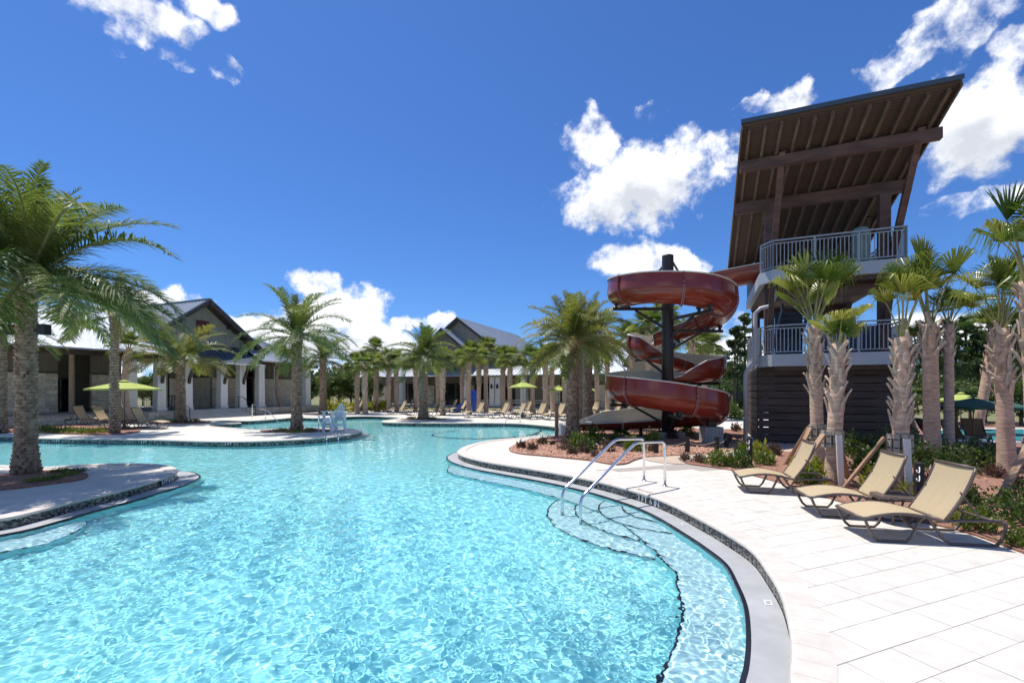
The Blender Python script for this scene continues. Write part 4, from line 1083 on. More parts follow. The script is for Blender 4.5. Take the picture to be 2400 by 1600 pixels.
# post, footing and arms
pm = MB(); pm.lathe([(.255, .12), (.25, 4.0), (.245, 7.95), (.245, 8.02), (.2, 8.04)], 28); post = pm.build('support_post', M_['post_brown'], slide, True)
MB().box(-.62, .62, -.42, .42, 0, .3).build('footing', M_['concrete'], slide)
pl = MB(); pl.lathe([(.44, .3), (.44, .34)], 24); 
for k in range(8): pl.lathe([(.025, .34), (.025, .42)], 6, (.37 * math.cos(k * .785), .37 * math.sin(k * .785), 0))
pl.build('base_plate', M_['post_brown'], post)
def arm(i, dz=.0):
    p = Vector(sh(cp[i])); z = p.z - .16 + dz; d = Vector((p.x, p.y, 0)); L_ = d.length; d.normalize()
    m = MB(); m.bar(d * .2 + Vector((0, 0, z)), d * (L_ + .42) + Vector((0, 0, z)), .12, .12)
    m.bar(d * .22 + Vector((0, 0, z - .8)), d * (L_ * .72) + Vector((0, 0, z - .06)), .09, .09)
    for e in (-.28, .28): m.box(-.05, .05, -.05, .05, 0, .2, 0, Matrix.Translation(d * (L_ + e) + Vector((0, 0, z + .05))))
    m.bar(d * (L_ - .36) + Vector((0, 0, z + .22)), d * (L_ + .36) + Vector((0, 0, z + .22)), .16, .1)
    m.build('support_arm', M_['post_brown'], post)
def near_i(x, y, z): return int(np.argmin(np.linalg.norm(cp - np.array([x, y, z]), axis=1)))
for p in ((4.9, 20.0, 5.84), (7.6, 18.0, 5.36), (9.0, 20.2, 4.9), (8.2, 22.5, 4.55), (6.45, 22.9, 3.78), (9.3, 21.4, 2.6), (6.6, 21.0, 2.06), (4.7, 19.6, 1.65), (6.6, 17.75, 1.2), (7.9, 22.0, 6.55)): arm(near_i(*p))
m = MB(); m.bar((.2, .1, 7.85), (1.6, 2.0, 7.2), .07, .07); m.bar((.1, .2, 7.85), (-.6, 2.0, 6.95), .07, .07); m.build('support_arm', M_['post_brown'], post)
# concrete pier under the lowest bend, supports of the run-out
ip = near_i(8.0, 18.2, .85); pc = Vector(sh(cp[ip]))
pr_ = MB(); pr_.add([(pc.x - .36, pc.y - .3, 0), (pc.x + .36, pc.y - .3, 0), (pc.x + .36, pc.y + .3, 0), (pc.x - .36, pc.y + .3, 0), (pc.x - .36, pc.y - .3, .66), (pc.x + .36, pc.y - .3, .66), (pc.x + .36, pc.y + .3, .66), (pc.x - .36, pc.y + .3, .66)],
                    [(0, 3, 2, 1), (4, 5, 6, 7), (0, 1, 5, 4), (1, 2, 6, 5), (2, 3, 7, 6), (3, 0, 4, 7)]); pr_.build('pier', M_['concrete'], slide)
MB().box(pc.x - .16, pc.x + .16, pc.y - .12, pc.y + .12, .66, pc.z + .02).build('saddle', M_['post_brown'], slide)
for x in (3.6, 4.9, 6.0, 7.6):
    i = near_i(x, 21.3, .3); p = Vector(sh(cp[i])); MB().box(p.x - .07, p.x + .07, p.y - .07, p.y + .07, 0, p.z + .02).build('support_leg', M_['post_brown'], slide)
# white end box of the run-out at the pool edge
m = MB(); m.box(-4.35, -3.95, 1.2, 2.3, -.05, .34); m.box(-4.55, -4.35, 1.25, 1.33, -.05, .5); m.box(-4.55, -4.35, 2.2, 2.28, -.05, .5); m.build('exit_sill', M_['white_plastic'], slide)
# ---------------------------------------------------------------- palms
def feather_frond(name, a0, droop, mt, seed, nl=60, lw=.0125, wind=0.0, L1=.25):
    """unit-length feather frond: rachis leaves the origin at elevation a0 and bends down by droop (radians)"""
    rr = random.Random(seed); mb = MB(); N = 12; pts = []; p = Vector((0, 0, 0)); tn = []
    for k in range(N + 1):
        u = k / N; a = a0 - droop * (u ** 1.35); d = Vector((math.cos(a), wind * u * .25, math.sin(a))).normalized()
        pts.append(p.copy()); tn.append(d); p = p + d / N
    mb.tube(pts, [.0095 * (1 - .85 * k / N) + .0015 for k in range(N + 1)], 4, 1, False)
    for k in range(nl):
        u = .14 + .86 * (k + .5) / nl; f = u * N; i = min(N - 1, int(f)); q = pts[i].lerp(pts[i + 1], f - i); t = tn[i].lerp(tn[min(N, i + 1)], f - i).normalized()
        side0 = t.cross(Vector((0, 0, 1))); side0 = side0.normalized() if side0.length > .05 else Vector((0, 1, 0)); upv = side0.cross(t).normalized()
        prof_ = math.sin(math.pi * (.10 + .86 * u ** .8)) ** .6
        for s in (-1, 1):
            ln = L1 * prof_ * rr.uniform(.82, 1.1); fa = rr.uniform(.55, .95); ua = rr.uniform(.12, .55)
            d = (side0 * s * math.cos(fa) + t * math.sin(fa)).normalized(); d = (d * math.cos(ua) + upv * math.sin(ua)).normalized()
            w = lw * rr.uniform(.8, 1.15); nrm = d.cross(upv).normalized() * w
            m1 = q + d * ln * .5 + Vector((0, 0, -.010)); e = q + d * ln + Vector((0, wind * .05, -ln * rr.uniform(.18, .45)))
            mb.add([q - nrm * .4, q + nrm * .4, m1 + nrm * .5, m1 - nrm * .5, e], [(0, 1, 2, 3), (3, 2, 4)], 0)
    return mb.mesh(name, [M_[mt], M_['petiole']])
def fan_frond(name, a0, pet, rad, mt, seed, spread=2.3, nseg=34, droop=.35, fold=.25, cut=0.0, split=.45):
    """petiole plus a round, split, slightly folded fan"""
    rr = random.Random(seed); mb = MB(); N = 6; p = Vector((0, 0, 0)); pts = []; 
    for k in range(N + 1):
        u = k / N; a = a0 - .35 * u * u * (.6 + droop); d = Vector((math.cos(a), 0, math.sin(a))); pts.append(p.copy()); p = p + d * pet / N
    mb.tube(pts, [.020 - .010 * k / N for k in range(N + 1)], 5, 1, False)
    h = pts[-1]; ax = d; a_ = a0 - .35 * (.6 + droop); side = Vector((0, 1, 0)); nrm = ax.cross(side).normalized(); nrm = nrm if nrm.z > 0 else -nrm
    for k in range(nseg):
        th = -spread + 2 * spread * (k + .5) / nseg; dt = spread / nseg
        ln = rad * (.80 + .20 * math.cos(th * .6)) * rr.uniform(.9, 1.06)
        if cut: ln = min(ln, rad * cut * rr.uniform(.97, 1.03))
        def pt(th_, r_, ridge):
            base = ax * math.cos(th_) + side * math.sin(th_)
            v = base * r_ + nrm * (fold * abs(math.sin(th_)) * r_ + ridge)
            u = r_ / rad
            return h + v + Vector((0, 0, -droop * rad * (max(0, u - .45) ** 2) * (1.2 + .5 * abs(th_))))
        r1, r2 = ln * split, ln * .72
        j = rr.uniform(-.05, .05)
        vs = [h, pt(th - dt, r1, 0), pt(th, r1, .035 * rad), pt(th + dt, r1, 0), pt(th - dt * .42 + j, r2, 0), pt(th + j, r2, .012), pt(th + dt * .42 + j, r2, 0)]
        if cut: mb.add(vs[:4] + [pt(th - dt * .9, ln, 0), pt(th, ln, .01), pt(th + dt * .9, ln, 0)], [(0, 1, 2), (0, 2, 3), (1, 4, 5, 2), (2, 5, 6, 3)], 0)
        else:
            tip = pt(th + j * 2, ln, 0) + Vector((0, 0, -droop * rad * rr.uniform(.05, .45)))
            mb.add(vs + [tip], [(0, 1, 2), (0, 2, 3), (1, 4, 5, 2), (2, 5, 6, 3), (4, 7, 5), (5, 7, 6)], 0)
    return mb.mesh(name, [M_[mt], M_['petiole']])

FE = {}
for key, mt in (('g', 'date_leaf'), ('o', 'date_leaf_olive')):
    FE[key] = [[feather_frond('frond', R(a), R(dr), mt, 10 * k + j + (100 if key == 'o' else 0), wind=.0) for j in range(2)] for k, (a, dr) in enumerate([(84, 35), (66, 62), (48, 80), (28, 78), (8, 66), (-14, 45)])]
    
NEARF = [[feather_frond('frond', R(a), R(dr), 'date_leaf', 300 + 10 * k + j, nl=112, lw=.0080, L1=.215) for j in range(2)] for k, (a, dr) in enumerate([(84, 40), (66, 70), (48, 88), (28, 85), (8, 70), (-14, 45)])]
FA = [[fan_frond('frond', R(a), .62, .62, 'fan_leaf', 20 * k + j, droop=dr) for j in range(2)] for k, (a, dr) in enumerate([(84, .15), (64, .3), (42, .45), (20, .55), (-6, .6)])]
FN = [[fan_frond('frond', R(a), .92, .62, 'fan_leaf_near', 500 + 20 * k + j, droop=dr, nseg=36, fold=.6, spread=sp_, split=.28) for j in range(2)] for k, (a, dr, sp_) in enumerate([(89, .2, 1.1), (84, .6, 1.6), (77, .95, 2.0), (64, 1.1, 2.2), (44, 1.2, 2.2)])]
FCUT = [fan_frond('frond', R(a), .55, .5, 'fan_leaf_near', 700 + k, droop=.05, nseg=40, fold=.15, cut=.9) for k, a in enumerate((84, 62))]

def trunk_curve(h, lean=(0, 0), bow=(0, 0), n=14):
    return [Vector((lean[0] * u + bow[0] * math.sin(math.pi * u), lean[1] * u + bow[1] * math.sin(math.pi * u), h * u)) for u in (k / n for k in range(n + 1))]
def leaf_bases(path, r, z0, z1, nring, rows, size, jitter=.1, up=.55, seed=1, m='date_base'):
    """overlapping stubs of old leaf stalks wound round the trunk, one mesh"""
    rr = random.Random(seed); mb = MB(); H = path[-1].z
    for j in range(rows):
        z = z0 + (z1 - z0) * (j + .5) / rows; f = z / H * (len(path) - 1); i = min(len(path) - 2, int(f)); c = path[i].lerp(path[i + 1], f - i)
        for k in range(nring):
            a = 2 * math.pi * (k + .5 * (j % 2)) / nring + rr.uniform(-jitter, jitter); d = Vector((math.cos(a), math.sin(a), 0)); s = Vector((-d.y, d.x, 0)); rad = r(z) if callable(r) else r
            w = size * rr.uniform(.85, 1.15); hh = size * rr.uniform(.5, .75); o = size * rr.uniform(.40, .72)
            b0 = c + d * rad * .93
            vs = [b0 - s * w * .55 - Vector((0, 0, hh)), b0 + s * w * .55 - Vector((0, 0, hh)), b0 + d * o + s * w * .5 + Vector((0, 0, hh * up)), b0 + d * o - s * w * .5 + Vector((0, 0, hh * up)), b0 + s * w * .45 + Vector((0, 0, hh * .75)), b0 - s * w * .45 + Vector((0, 0, hh * .75)), b0 + d * o * .8 - Vector((0, 0, hh * .55))]
            mb.add(vs, [(0, 1, 6), (1, 2, 6), (2, 3, 6), (3, 0, 6), (2, 4, 5, 3), (1, 4, 2), (0, 3, 5)])
    return mb
BOOT = None
def boot_mesh():
    mb = MB()   # split Y-shaped stalk stub pointing up and out; local +X is out, +Z up
    mb.add([(0, -.10, -.16), (0, .10, -.16), (.10, .075, .06), (.10, -.075, .06), (.17, .05, .20), (.17, -.05, .20), (.06, .07, .10), (.06, -.07, .10), (.135, .045, .22), (.135, -.045, .22), (.05, 0, -.16), (.125, 0, .05), (.19, 0, .21)],
           [(0, 10, 11, 3), (10, 1, 2, 11), (3, 11, 12, 5), (11, 2, 4, 12), (1, 6, 2), (0, 3, 7), (2, 6, 8, 4), (3, 5, 9, 7), (5, 12, 4, 8, 9), (6, 7, 9, 8), (0, 7, 6, 1)])
    return mb.mesh('leaf_base', M_['sabal_boot'])
BOOT = boot_mesh()
FPG = {'date': 'feather palms round the pool', 'row': 'cabbage palms in the far row', 'near': 'cabbage palms in the right-hand bed'}

def date_palm(label, px, Y, z_crown, rad, tr, key='g', nf=34, seed=0, base_py=None, group=None, fine=False, lean=(0, 0), tilt=0, flare=1.7, near=False, cmin=0, cmax=5, sweep=0.0):
    rr = random.Random(seed); x = XAT(px, Y); t = thing('date_palm', label, 'palm tree', (x, Y, 0), rr.uniform(0, 6.28) if not near else 0, group)
    H = z_crown; path = trunk_curve(H, lean); n = 20
    def rz_(z): return tr * (1 + (flare - 1) * math.exp(-z / .35) - .10 * z / H)
    pts = [path[0].lerp(path[-1], k / 18) for k in range(19)]
    tk = MB().tube(pts, [rz_(p.z) * .96 for p in pts], n, 0).build('trunk', M_['date_trunk'], t, True)
    rows = int(H / (.092 if fine else .14)); nr = 11 if fine else 9
    lb = leaf_bases(path, rz_, .05, H - .05, nr, rows, tr * (.72 if fine else .85), .12, seed=seed).build('leaf_bases', M_['date_base'], t); tag(lb, kind='stuff')
    lb2 = leaf_bases(path, lambda z: tr * 1.02, H - .1, H + .35, 9, 5, tr * .9, .2, up=1.6, seed=seed + 5).build('crown_shaft', M_['date_base'], t)
    top = path[-1] + Vector((0, 0, .22)); lib = NEARF if near else FE[key]
    for k in range(nf):
        u = (k + .5) / nf; cls = max(cmin, min(cmax, int(u * 6 + rr.uniform(-.35, .35)) if u * 6 > .3 else 0)); az = k * 2.39996 + rr.uniform(-.2, .2)
        sc = rad * rr.uniform(.9, 1.1) * (.82 if cls == 0 else 1.0) * 1.12 * (1 + (sweep if cls > 1 else 0) * math.cos(az + .86))
        Mx = Matrix.Translation(top) @ Matrix.Rotation(R(tilt) * 1.0, 4, 'Y') @ Matrix.Rotation(az, 4, 'Z') @ Matrix.Rotation(rr.uniform(-.3, .3), 4, 'X') @ Matrix.Rotation(rr.uniform(-.12, .12), 4, 'Y') @ Matrix.Scale(sc, 4)
        obj('frond', lib[max(0, cls)][k % 2], t, M=Mx)
    return t
def fan_palm(label, px, Y, z_crown, rad, tr, nf=22, seed=0, boots=(0, 0), group=None, lean=(0, 0), bow=(0, 0), near=False, single_boots=False, upright=0, ncut=0, taper=.12, az0=0.0):
    rr = random.Random(seed); x = XAT(px, Y); t = thing('cabbage_palm', label, 'palm tree', (x, Y, 0), 0, group)
    H = z_crown; path = trunk_curve(H, lean, bow, 20)
    rads = [tr * (1.0 + .22 * math.exp(-p.z / .35) - taper * p.z / H + rr.uniform(-.015, .015)) for p in path]
    tk = MB().tube(path, rads, 16, 0).build('trunk', M_['sabal_trunk'], t, True)
    b0, b1 = boots
    if b1 > b0:
        if single_boots:
            nb = int((b1 - b0) / .047)
            for k in range(nb):
                z = b0 + (b1 - b0) * (k + .5) / nb; f = z / H * 20; i = min(19, int(f)); c = path[i].lerp(path[i + 1], f - i); az = k * 2.39996 + rr.uniform(-.15, .15)
                Mx = Matrix.Translation(c) @ Matrix.Rotation(az, 4, 'Z') @ Matrix.Translation((tr * .82, 0, 0)) @ Matrix.Rotation(rr.uniform(-.1, .35), 4, 'Y') @ Matrix.Rotation(rr.uniform(-.45, .45), 4, 'X') @ Matrix.Diagonal((tr * 3.3 * rr.uniform(.75, 1.3), tr * 3.5 * rr.uniform(.8, 1.15), tr * 5.4 * rr.uniform(.7, 1.25) * (1.35 if z < b0 + .35 else 1), 1))
                obj('leaf_base', BOOT, t, M=Mx)
        else:
            mb = MB(); bm = BOOT; nb = int((b1 - b0) / .05)
            for k in range(nb):
                z = b0 + (b1 - b0) * (k + .5) / nb; f = z / H * 20; i = min(19, int(f)); c = path[i].lerp(path[i + 1], f - i); az = k * 2.39996 + rr.uniform(-.15, .15)
                Mx = Matrix.Translation(c) @ Matrix.Rotation(az, 4, 'Z') @ Matrix.Translation((tr * .82, 0, 0)) @ Matrix.Rotation(rr.uniform(-.1, .3), 4, 'Y') @ Matrix.Diagonal((tr * 3.0, tr * 3.8, tr * 5.0 * rr.uniform(.8, 1.2), 1))
                mb.add([Mx @ v.co for v in bm.vertices], [tuple(p.vertices) for p in bm.polygons])
            tag(mb.build('leaf_bases', M_['sabal_boot'], t), kind='stuff')
    top = path[-1]; lib = FN if near else FA
    for k in range(nf):
        u = (k + .5) / nf; cls = min(4, int(u * (5 - upright))); az = az0 + k * 2.39996 + rr.uniform(-.25, .25)
        Mx = Matrix.Translation(top - Vector((0, 0, .12 * u))) @ Matrix.Rotation(az, 4, 'Z') @ Matrix.Translation((tr * .3, 0, 0)) @ Matrix.Rotation(rr.uniform(-.3, .3), 4, 'X') @ Matrix.Rotation(rr.uniform(-.15, .15), 4, 'Y') @ Matrix.Scale(rad * rr.uniform(.85, 1.12), 4)
        me = FCUT[k % 2] if k < ncut else lib[cls][k % 2]
        obj('frond', me, t, M=Mx)
    return t

date_palm('large feather palm with thick flared trunk on the near left peninsula', 61, 11.5, 4.45, 3.25, .165, nf=56, seed=1, fine=True, near=True, tilt=4, cmax=4, sweep=.24, group=FPG['date'])
date_palm('feather palm behind the yellow-green umbrella at left', 268, 22.4, 5.55, 2.2, .145, 'o', nf=30, seed=2, group=FPG['date'])
date_palm('short feather palm before the white columns of the gabled clubhouse', 424, 30.0, 3.75, 2.9, .20, 'o', nf=34, seed=3, cmin=1, cmax=4, group=FPG['date'])
date_palm('tall slender feather palm beside the white lifeguard chair', 696, 24.1, 4.7, 2.85, .195, 'g', nf=34, seed=4, group=FPG['date'])
date_palm('feather palm just right of the gabled clubhouse', 757, 41.5, 4.7, 2.7, .22, 'g', nf=32, seed=5, group=FPG['date'])
date_palm('bushy feather palm on the far pool promontory', 992, 33.4, 4.35, 2.6, .235, 'g', nf=46, seed=6, group=FPG['date'])
date_palm('feather palm with dark scaly trunk left of the slide run-out', 1342, 20.2, 4.0, 2.6, .215, 'o', nf=46, seed=7, fine=True, group=FPG['date'])
date_palm('feather palm just behind the slide run-out, second from the pool', 1377, 26.5, 4.75, 2.9, .215, 'o', nf=40, seed=8, group=FPG['date'])
date_palm('slim feather palm between the two palms left of the slide', 1359, 30.5, 5.0, 2.6, .19, 'o', nf=30, seed=9, group=FPG['date'])
date_palm('feather palm cut by the left edge of the photo', 4, 22.6, 4.95, 2.2, .15, 'g', nf=34, seed=10, group=FPG['date'])

fan_palm('straight cabbage palm before the left clubhouse wall', 168, 31.5, 6.3, 1.25, .165, 22, 21, (4.6, 6.1), 'cabbage palms by the gabled clubhouse')
fan_palm('crooked cabbage palm against the first white columns', 303, 30.5, 4.9, 1.2, .2, 18, 22, (3.5, 4.7), 'cabbage palms by the gabled clubhouse', bow=(-.3, 0))
fan_palm('bent propped cabbage palm before the far stone wall', 667, 45, 5.3, 1.2, .18, 16, 23, (4.4, 5.1), 'cabbage palms by the gabled clubhouse', lean=(-.2, 0), bow=(-.75, 0))
ordn = ['first', 'second', 'third', 'fourth', 'fifth', 'sixth', 'seventh', 'eighth', 'ninth', 'tenth', 'eleventh', 'twelfth', 'thirteenth', 'fourteenth', 'fifteenth', 'sixteenth', 'seventeenth', 'eighteenth', 'nineteenth', 'twentieth', 'twenty-first', 'twenty-second']
row = [(135, 43, 600), (205, 41, 610), (282, 52, 455), (300, 46, 600), (400, 45, 570), (470, 46, 575), (630, 46, 590), (820, 46, 590), (860, 40, 585), (1032, 47, 560), (1085, 40.5, 530), (1160, 44, 545), (1228, 46, 470), (1375, 44, 545), (1435, 42, 560), (1625, 42, 560), (1735, 38.5, 560), (1795, 45, 510), (1890, 39.5, 545), (2170, 41, 495), (2260, 44, 450)]
for k, (zx, Y, zy) in enumerate(row):
    px = 800 + zx * .2764; py = 700 + zy * .2764; zc = HCAM + (HORIZ - py) / FPX * Y
    fan_palm('cabbage palm in the far row behind the loungers, %s from the left' % ordn[k], px, Y, zc + .42, 1.3, .215, 24, 40 + k, (max(.5, zc - 2.2), zc + .1), FPG['row'], bow=(rnd.uniform(-.12, .12), 0))
for k, (px, py, Y, lb_) in enumerate([(1519, 770, 36, 'cabbage palm crown peeping out left of the slide post'), (1556, 745, 41, 'tallest cabbage palm seen through the slide coils'), (1622, 800, 33, 'cabbage palm right behind the lower slide coils'), (1478, 800, 38, 'cabbage palm half hidden by the middle slide bend'), (1650, 815, 37, 'low cabbage palm at the right rim of the slide')]):
    zc = HCAM + (HORIZ - py) / FPX * Y
    fan_palm(lb_, px, Y, zc, 1.6, .2, 26, 80 + k, (zc - 1.8, zc), 'cabbage palms behind the slide')
def zc_(py, Y): return HCAM + (HORIZ - py) / FPX * Y
fan_palm('strapped cabbage palm left of the tower front, tallest green fans', 1918, 11.9, 3.85, 1.3, .158, 11, 101, (2.0, 3.75), FPG['near'], near=True, single_boots=True, upright=2, ncut=2, lean=(-.12, 0))
fan_palm('stout strapped cabbage palm with small trimmed fans beside the middle lounger', 1951, 10.2, 3.15, .75, .158, 9, 102, (1.65, 3.15), FPG['near'], near=True, single_boots=True, upright=1, ncut=5, lean=(.14, 0))
fan_palm('strapped cabbage palm with narrow upright fans behind the side table', 2109, 9.4, 3.2, 1.05, .148, 8, 103, (1.4, 3.15), FPG['near'], near=True, single_boots=True, upright=3, lean=(.05, 0))
fan_palm('thick-trunked cabbage palm with a big fan swept to the right', 2186, 13, 4.0, 1.6, .195, 9, 104, (3.1, 4.1), FPG['near'], near=True, single_boots=True, upright=2, lean=(-.1, 0))
fan_palm('slender cabbage palm behind the thick one, left of the dark green umbrella', 2224, 16.5, 4.5, .95, .15, 14, 105, (3.3, 4.6), FPG['near'], near=True, upright=1)
fan_palm('leaning cabbage palm behind the dark green umbrella', 2286, 18.5, 4.3, 1.0, .17, 13, 106, (2.7, 4.5), FPG['near'], near=True, upright=1, lean=(.75, 0))
fan_palm('big cabbage palm with dark folded fans near the right edge', 2361, 11, 3.6, 1.2, .165, 10, 107, (2.0, 3.6), FPG['near'], near=True, single_boots=True, upright=1, lean=(-.15, 0))
fan_palm('cabbage palm cut by the right edge of the photo', 2435, 8.7, 4.2, 1.25, .145, 10, 108, (2.6, 4.15), FPG['near'], near=True, single_boots=True, upright=1, lean=(-.2, 0), az0=2.6)
fan_palm('cabbage palm at the right end of the slatted tower base', 2150, 19, 4.0, 1.0, .12, 12, 109, (2.8, 4.2), FPG['near'], upright=1, bow=(-.4, 0))

# straps and props of the strapped palms
def props(px, Y, dirs, words):
    x = XAT(px, Y); c = Vector((x, Y, 0))
    cl = MB()
    for k in range(10):
        a = k * .628; cl.bar((.205 * math.cos(a), .205 * math.sin(a), .84), (.205 * math.cos(a), .205 * math.sin(a), 1.2), .10, .03, 0, up=(math.cos(a), math.sin(a), 0))
    col_ = thing('trunk_collar', 'grey batten collar strapped round %s' % words, 'tree collar', c, 0, 'tree props of the right-hand bed')
    cl.build('batten', M_['board_tan'] if False else M_['mortar'], col_)
    st = MB()
    for z in (.93, 1.1): st.lathe([(.226, z - .012), (.226, z + .012)], 20)
    st.build('strap', M_['strap'], col_)
    for (dx, dy, mm, w2) in dirs:
        p = tag(MB().bar((0, 0, 0), (-dx * .0, 0, .01), .01, .01).build('tree_prop', M_[mm]) if False else None, None) if False else None
        q = Vector((dx, dy, 0)); m = MB(); top = Vector((.26 * (dx / q.length), .26 * (dy / q.length), 1.13)); m.bar(q + Vector((0, 0, -.03)), top, .045, .115, 0, up=(-dy, dx, 0))
        o = m.build('tree_prop', M_[mm], None, False, c); tag(o, '%s bracing %s' % (w2, words), 'tree prop', 'tree props of the right-hand bed')
props(1918, 11.9, [(-.95, -.25, 'board_tan', 'brown slanted board to the left'), (-.35, .9, 'board_tan', 'half hidden rear board')], 'the palm with the tallest green fans')
props(1951, 10.2, [(-1.25, -.35, 'board_tan', 'long brown board to the left'), (-.06, -.36, 'board_white', 'pale upright board'), (.8, .6, 'board_tan', 'short rear board')], 'the stout palm by the middle lounger')
props(2109, 9.4, [(-.95, .35, 'board_tan', 'tan board to the left'), (-.1, -.34, 'board_white', 'pale upright board')], 'the palm behind the side table')
props(2435, 8.7, [(-1.2, -.35, 'board_tan', 'long brown board to the left'), (-.5, -1.6, 'board_tan', 'near brown board')], 'the palm at the right edge')

# ---------------------------------------------------------------- loungers
def lounger_parts(t, Lg=1.75, Wd=.70):
    hw = Wd / 2
    def rail(x):  # side profile of the seat
        u = x / Lg; return .315 + .085 * math.sin(min(1, u / .56) * math.pi) * 1.0 + (.02 * (u - .56) if u > .56 else 0)
    seat = MB(); xs_ = np.linspace(.02, 1.0, 15); n = 9; V = []; Fq = []
    for i, x in enumerate(xs_):
        for j in range(n): y = -hw + .02 + (Wd - .04) * j / (n - 1); V.append((x, y, rail(x) + .012 - .012 * (1 - (2 * j / (n - 1) - 1) ** 2)))
    for i in range(14):
        for j in range(n - 1): a = i * n + j; Fq.append((a, a + n, a + n + 1, a + 1))
    nv = len(V); V2 = [(x, y, z - .008) for x, y, z in V]; seat.add(V + V2, Fq + [tuple(nv + k for k in reversed(f)) for f in Fq]); seat.build('seat', M_['sling'], t, True)
    bk = MB(); V = []; Fq = []; bl = .80; ba = R(63)
    for i in range(8):
        s = bl * i / 7; x = 1.0 + s * math.cos(ba) + .04 * math.sin(i / 7 * math.pi); z = .34 + s * math.sin(ba)
        for j in range(n): y = -hw + .02 + (Wd - .04) * j / (n - 1); V.append((x + .012 * (1 - (2 * j / (n - 1) - 1) ** 2), y, z))
    for i in range(7):
        for j in range(n - 1): a = i * n + j; Fq.append((a, a + n, a + n + 1, a + 1))
    nv = len(V); V2 = [(x + .008, y, z) for x, y, z in V]; bk.add(V + V2, Fq + [tuple(nv + k for k in reversed(f)) for f in Fq]); bk.build('backrest', M_['sling'], t, True)
    r = .021
    for s in (-1, 1):
        y = s * hw
        pts = [(x, y, rail(x)) for x in np.linspace(0.0, 1.0, 12)] + [(1.2, y, .335), (1.45, y, .345), (1.66, y, .345)]
        MB().tube(pts, r, 6).build('side_rail', M_['lounger_frame'], t, True)
        MB().tube([(0.0, y, .315), (.02, y, .30), (.06, y, .2), (.13, y, .07), (.19, y, .02), (.25, y, .017), (.47, y, .017), (.53, y, .02), (.59, y, .08), (.68, y, .28), (.73, y, .36), (.78, y, .385)], r, 6).build('leg', M_['lounger_frame'], t, True)
        MB().tube([(.74, y, .385), (.80, y, .36), (.90, y, .2), (1.0, y, .06), (1.07, y, .02), (1.15, y, .017), (1.55, y, .017), (1.62, y, .03), (1.67, y, .1), (1.72, y, .26), (1.72, y, .31), (1.66, y, .345)], r, 6).build('leg', M_['lounger_frame'], t, True)
        MB().tube([(1.0 + s_ * math.cos(ba) + .045 * math.sin(s_ / bl * math.pi) + .01, y, .34 + s_ * math.sin(ba)) for s_ in np.linspace(0, bl, 8)], r, 6).build('back_rail', M_['lounger_frame'], t, True)
        MB().tube([(1.20, y * .93, .72), (1.46, y * .93, .345)], .011, 5).build('back_strut', M_['lounger_frame'], t)
    for x_, z_ in ((0.0, .315), (1.0 + bl * math.cos(ba), .34 + bl * math.sin(ba)), (1.72, .3), (.98, .325)): MB().tube([(x_, -hw, z_), (x_, hw, z_)], r, 6).build('cross_bar', M_['lounger_frame'], t, True)
def copy_thing(root, loc, rz, label, group=None, scale=1.0):
    r = root.copy(); COL.objects.link(r); r.location = loc; r.rotation_euler = (0, 0, rz); r['label'] = label; r.scale = (scale,) * 3
    if group: r['group'] = group
    for ch in root.children:
        c = ch.copy(); COL.objects.link(c); c.parent = r
        for g_ in ch.children: d_ = g_.copy(); COL.objects.link(d_); d_.parent = c
    return r
# near corner of the foot end on the ground (photo pixels), heading
def lounger_at(px, py, ang):
    g = G(px, py); d = Vector((math.cos(ang), math.sin(ang))); n = Vector((-d.y, d.x))
    return Vector((g.x, g.y, 0)) - Vector((d.x, d.y, 0)) * .2 + Vector((n.x, n.y, 0)) * .35
a3 = R(-9); lg0 = thing('sun_lounger', 'nearest tan sling sun lounger, its back post by the round table', 'sun lounger', lounger_at(2061, 1269, a3), a3, 'tan loungers on the near right deck'); lounger_parts(lg0)
copy_thing(lg0, lounger_at(1931, 1212, R(-13)), R(-13), 'middle one of the three near tan sling loungers', 'tan loungers on the near right deck')
copy_thing(lg0, lounger_at(1759, 1155, R(-15)), R(-15), 'farthest of the three near tan loungers, beside the hook post', 'tan loungers on the near right deck')
lf = [(332, 25.0, 'nearest the water'), (286, 26.0, 'second from the water'), (240, 27.0, 'third from the water'), (194, 28.0, 'farthest from the water')]
for px, Y, w in lf:
    copy_thing(lg0, (XAT(px, Y) + 1.35, Y, 0), R(180 + 6), 'tan lounger under the left umbrella, %s' % w, 'tan loungers at the left umbrella', 1.12)
far = [(40, 965), (160, 960), (268, 955), (395, 985), (470, 962), (540, 990), (700, 962), (722, 995), (840, 966), (925, 970), (1045, 1010), (1250, 1015), (1300, 985), (1390, 1020), (1470, 990), (1565, 1025), (1720, 1030), (1862, 1040), (1800, 1000), (2060, 985), (2230, 995)]
far.sort()
for k, (zx, zy) in enumerate(far):
    g = G(800 + zx * .2764, 700 + zy * .2764 - 1)
    copy_thing(lg0, (g.x, g.y, 0), R(28 + rnd.uniform(-7, 7)), 'tan lounger on the far deck, %s from the left' % ordn[k], 'tan loungers lined up on the far deck', 1.15)

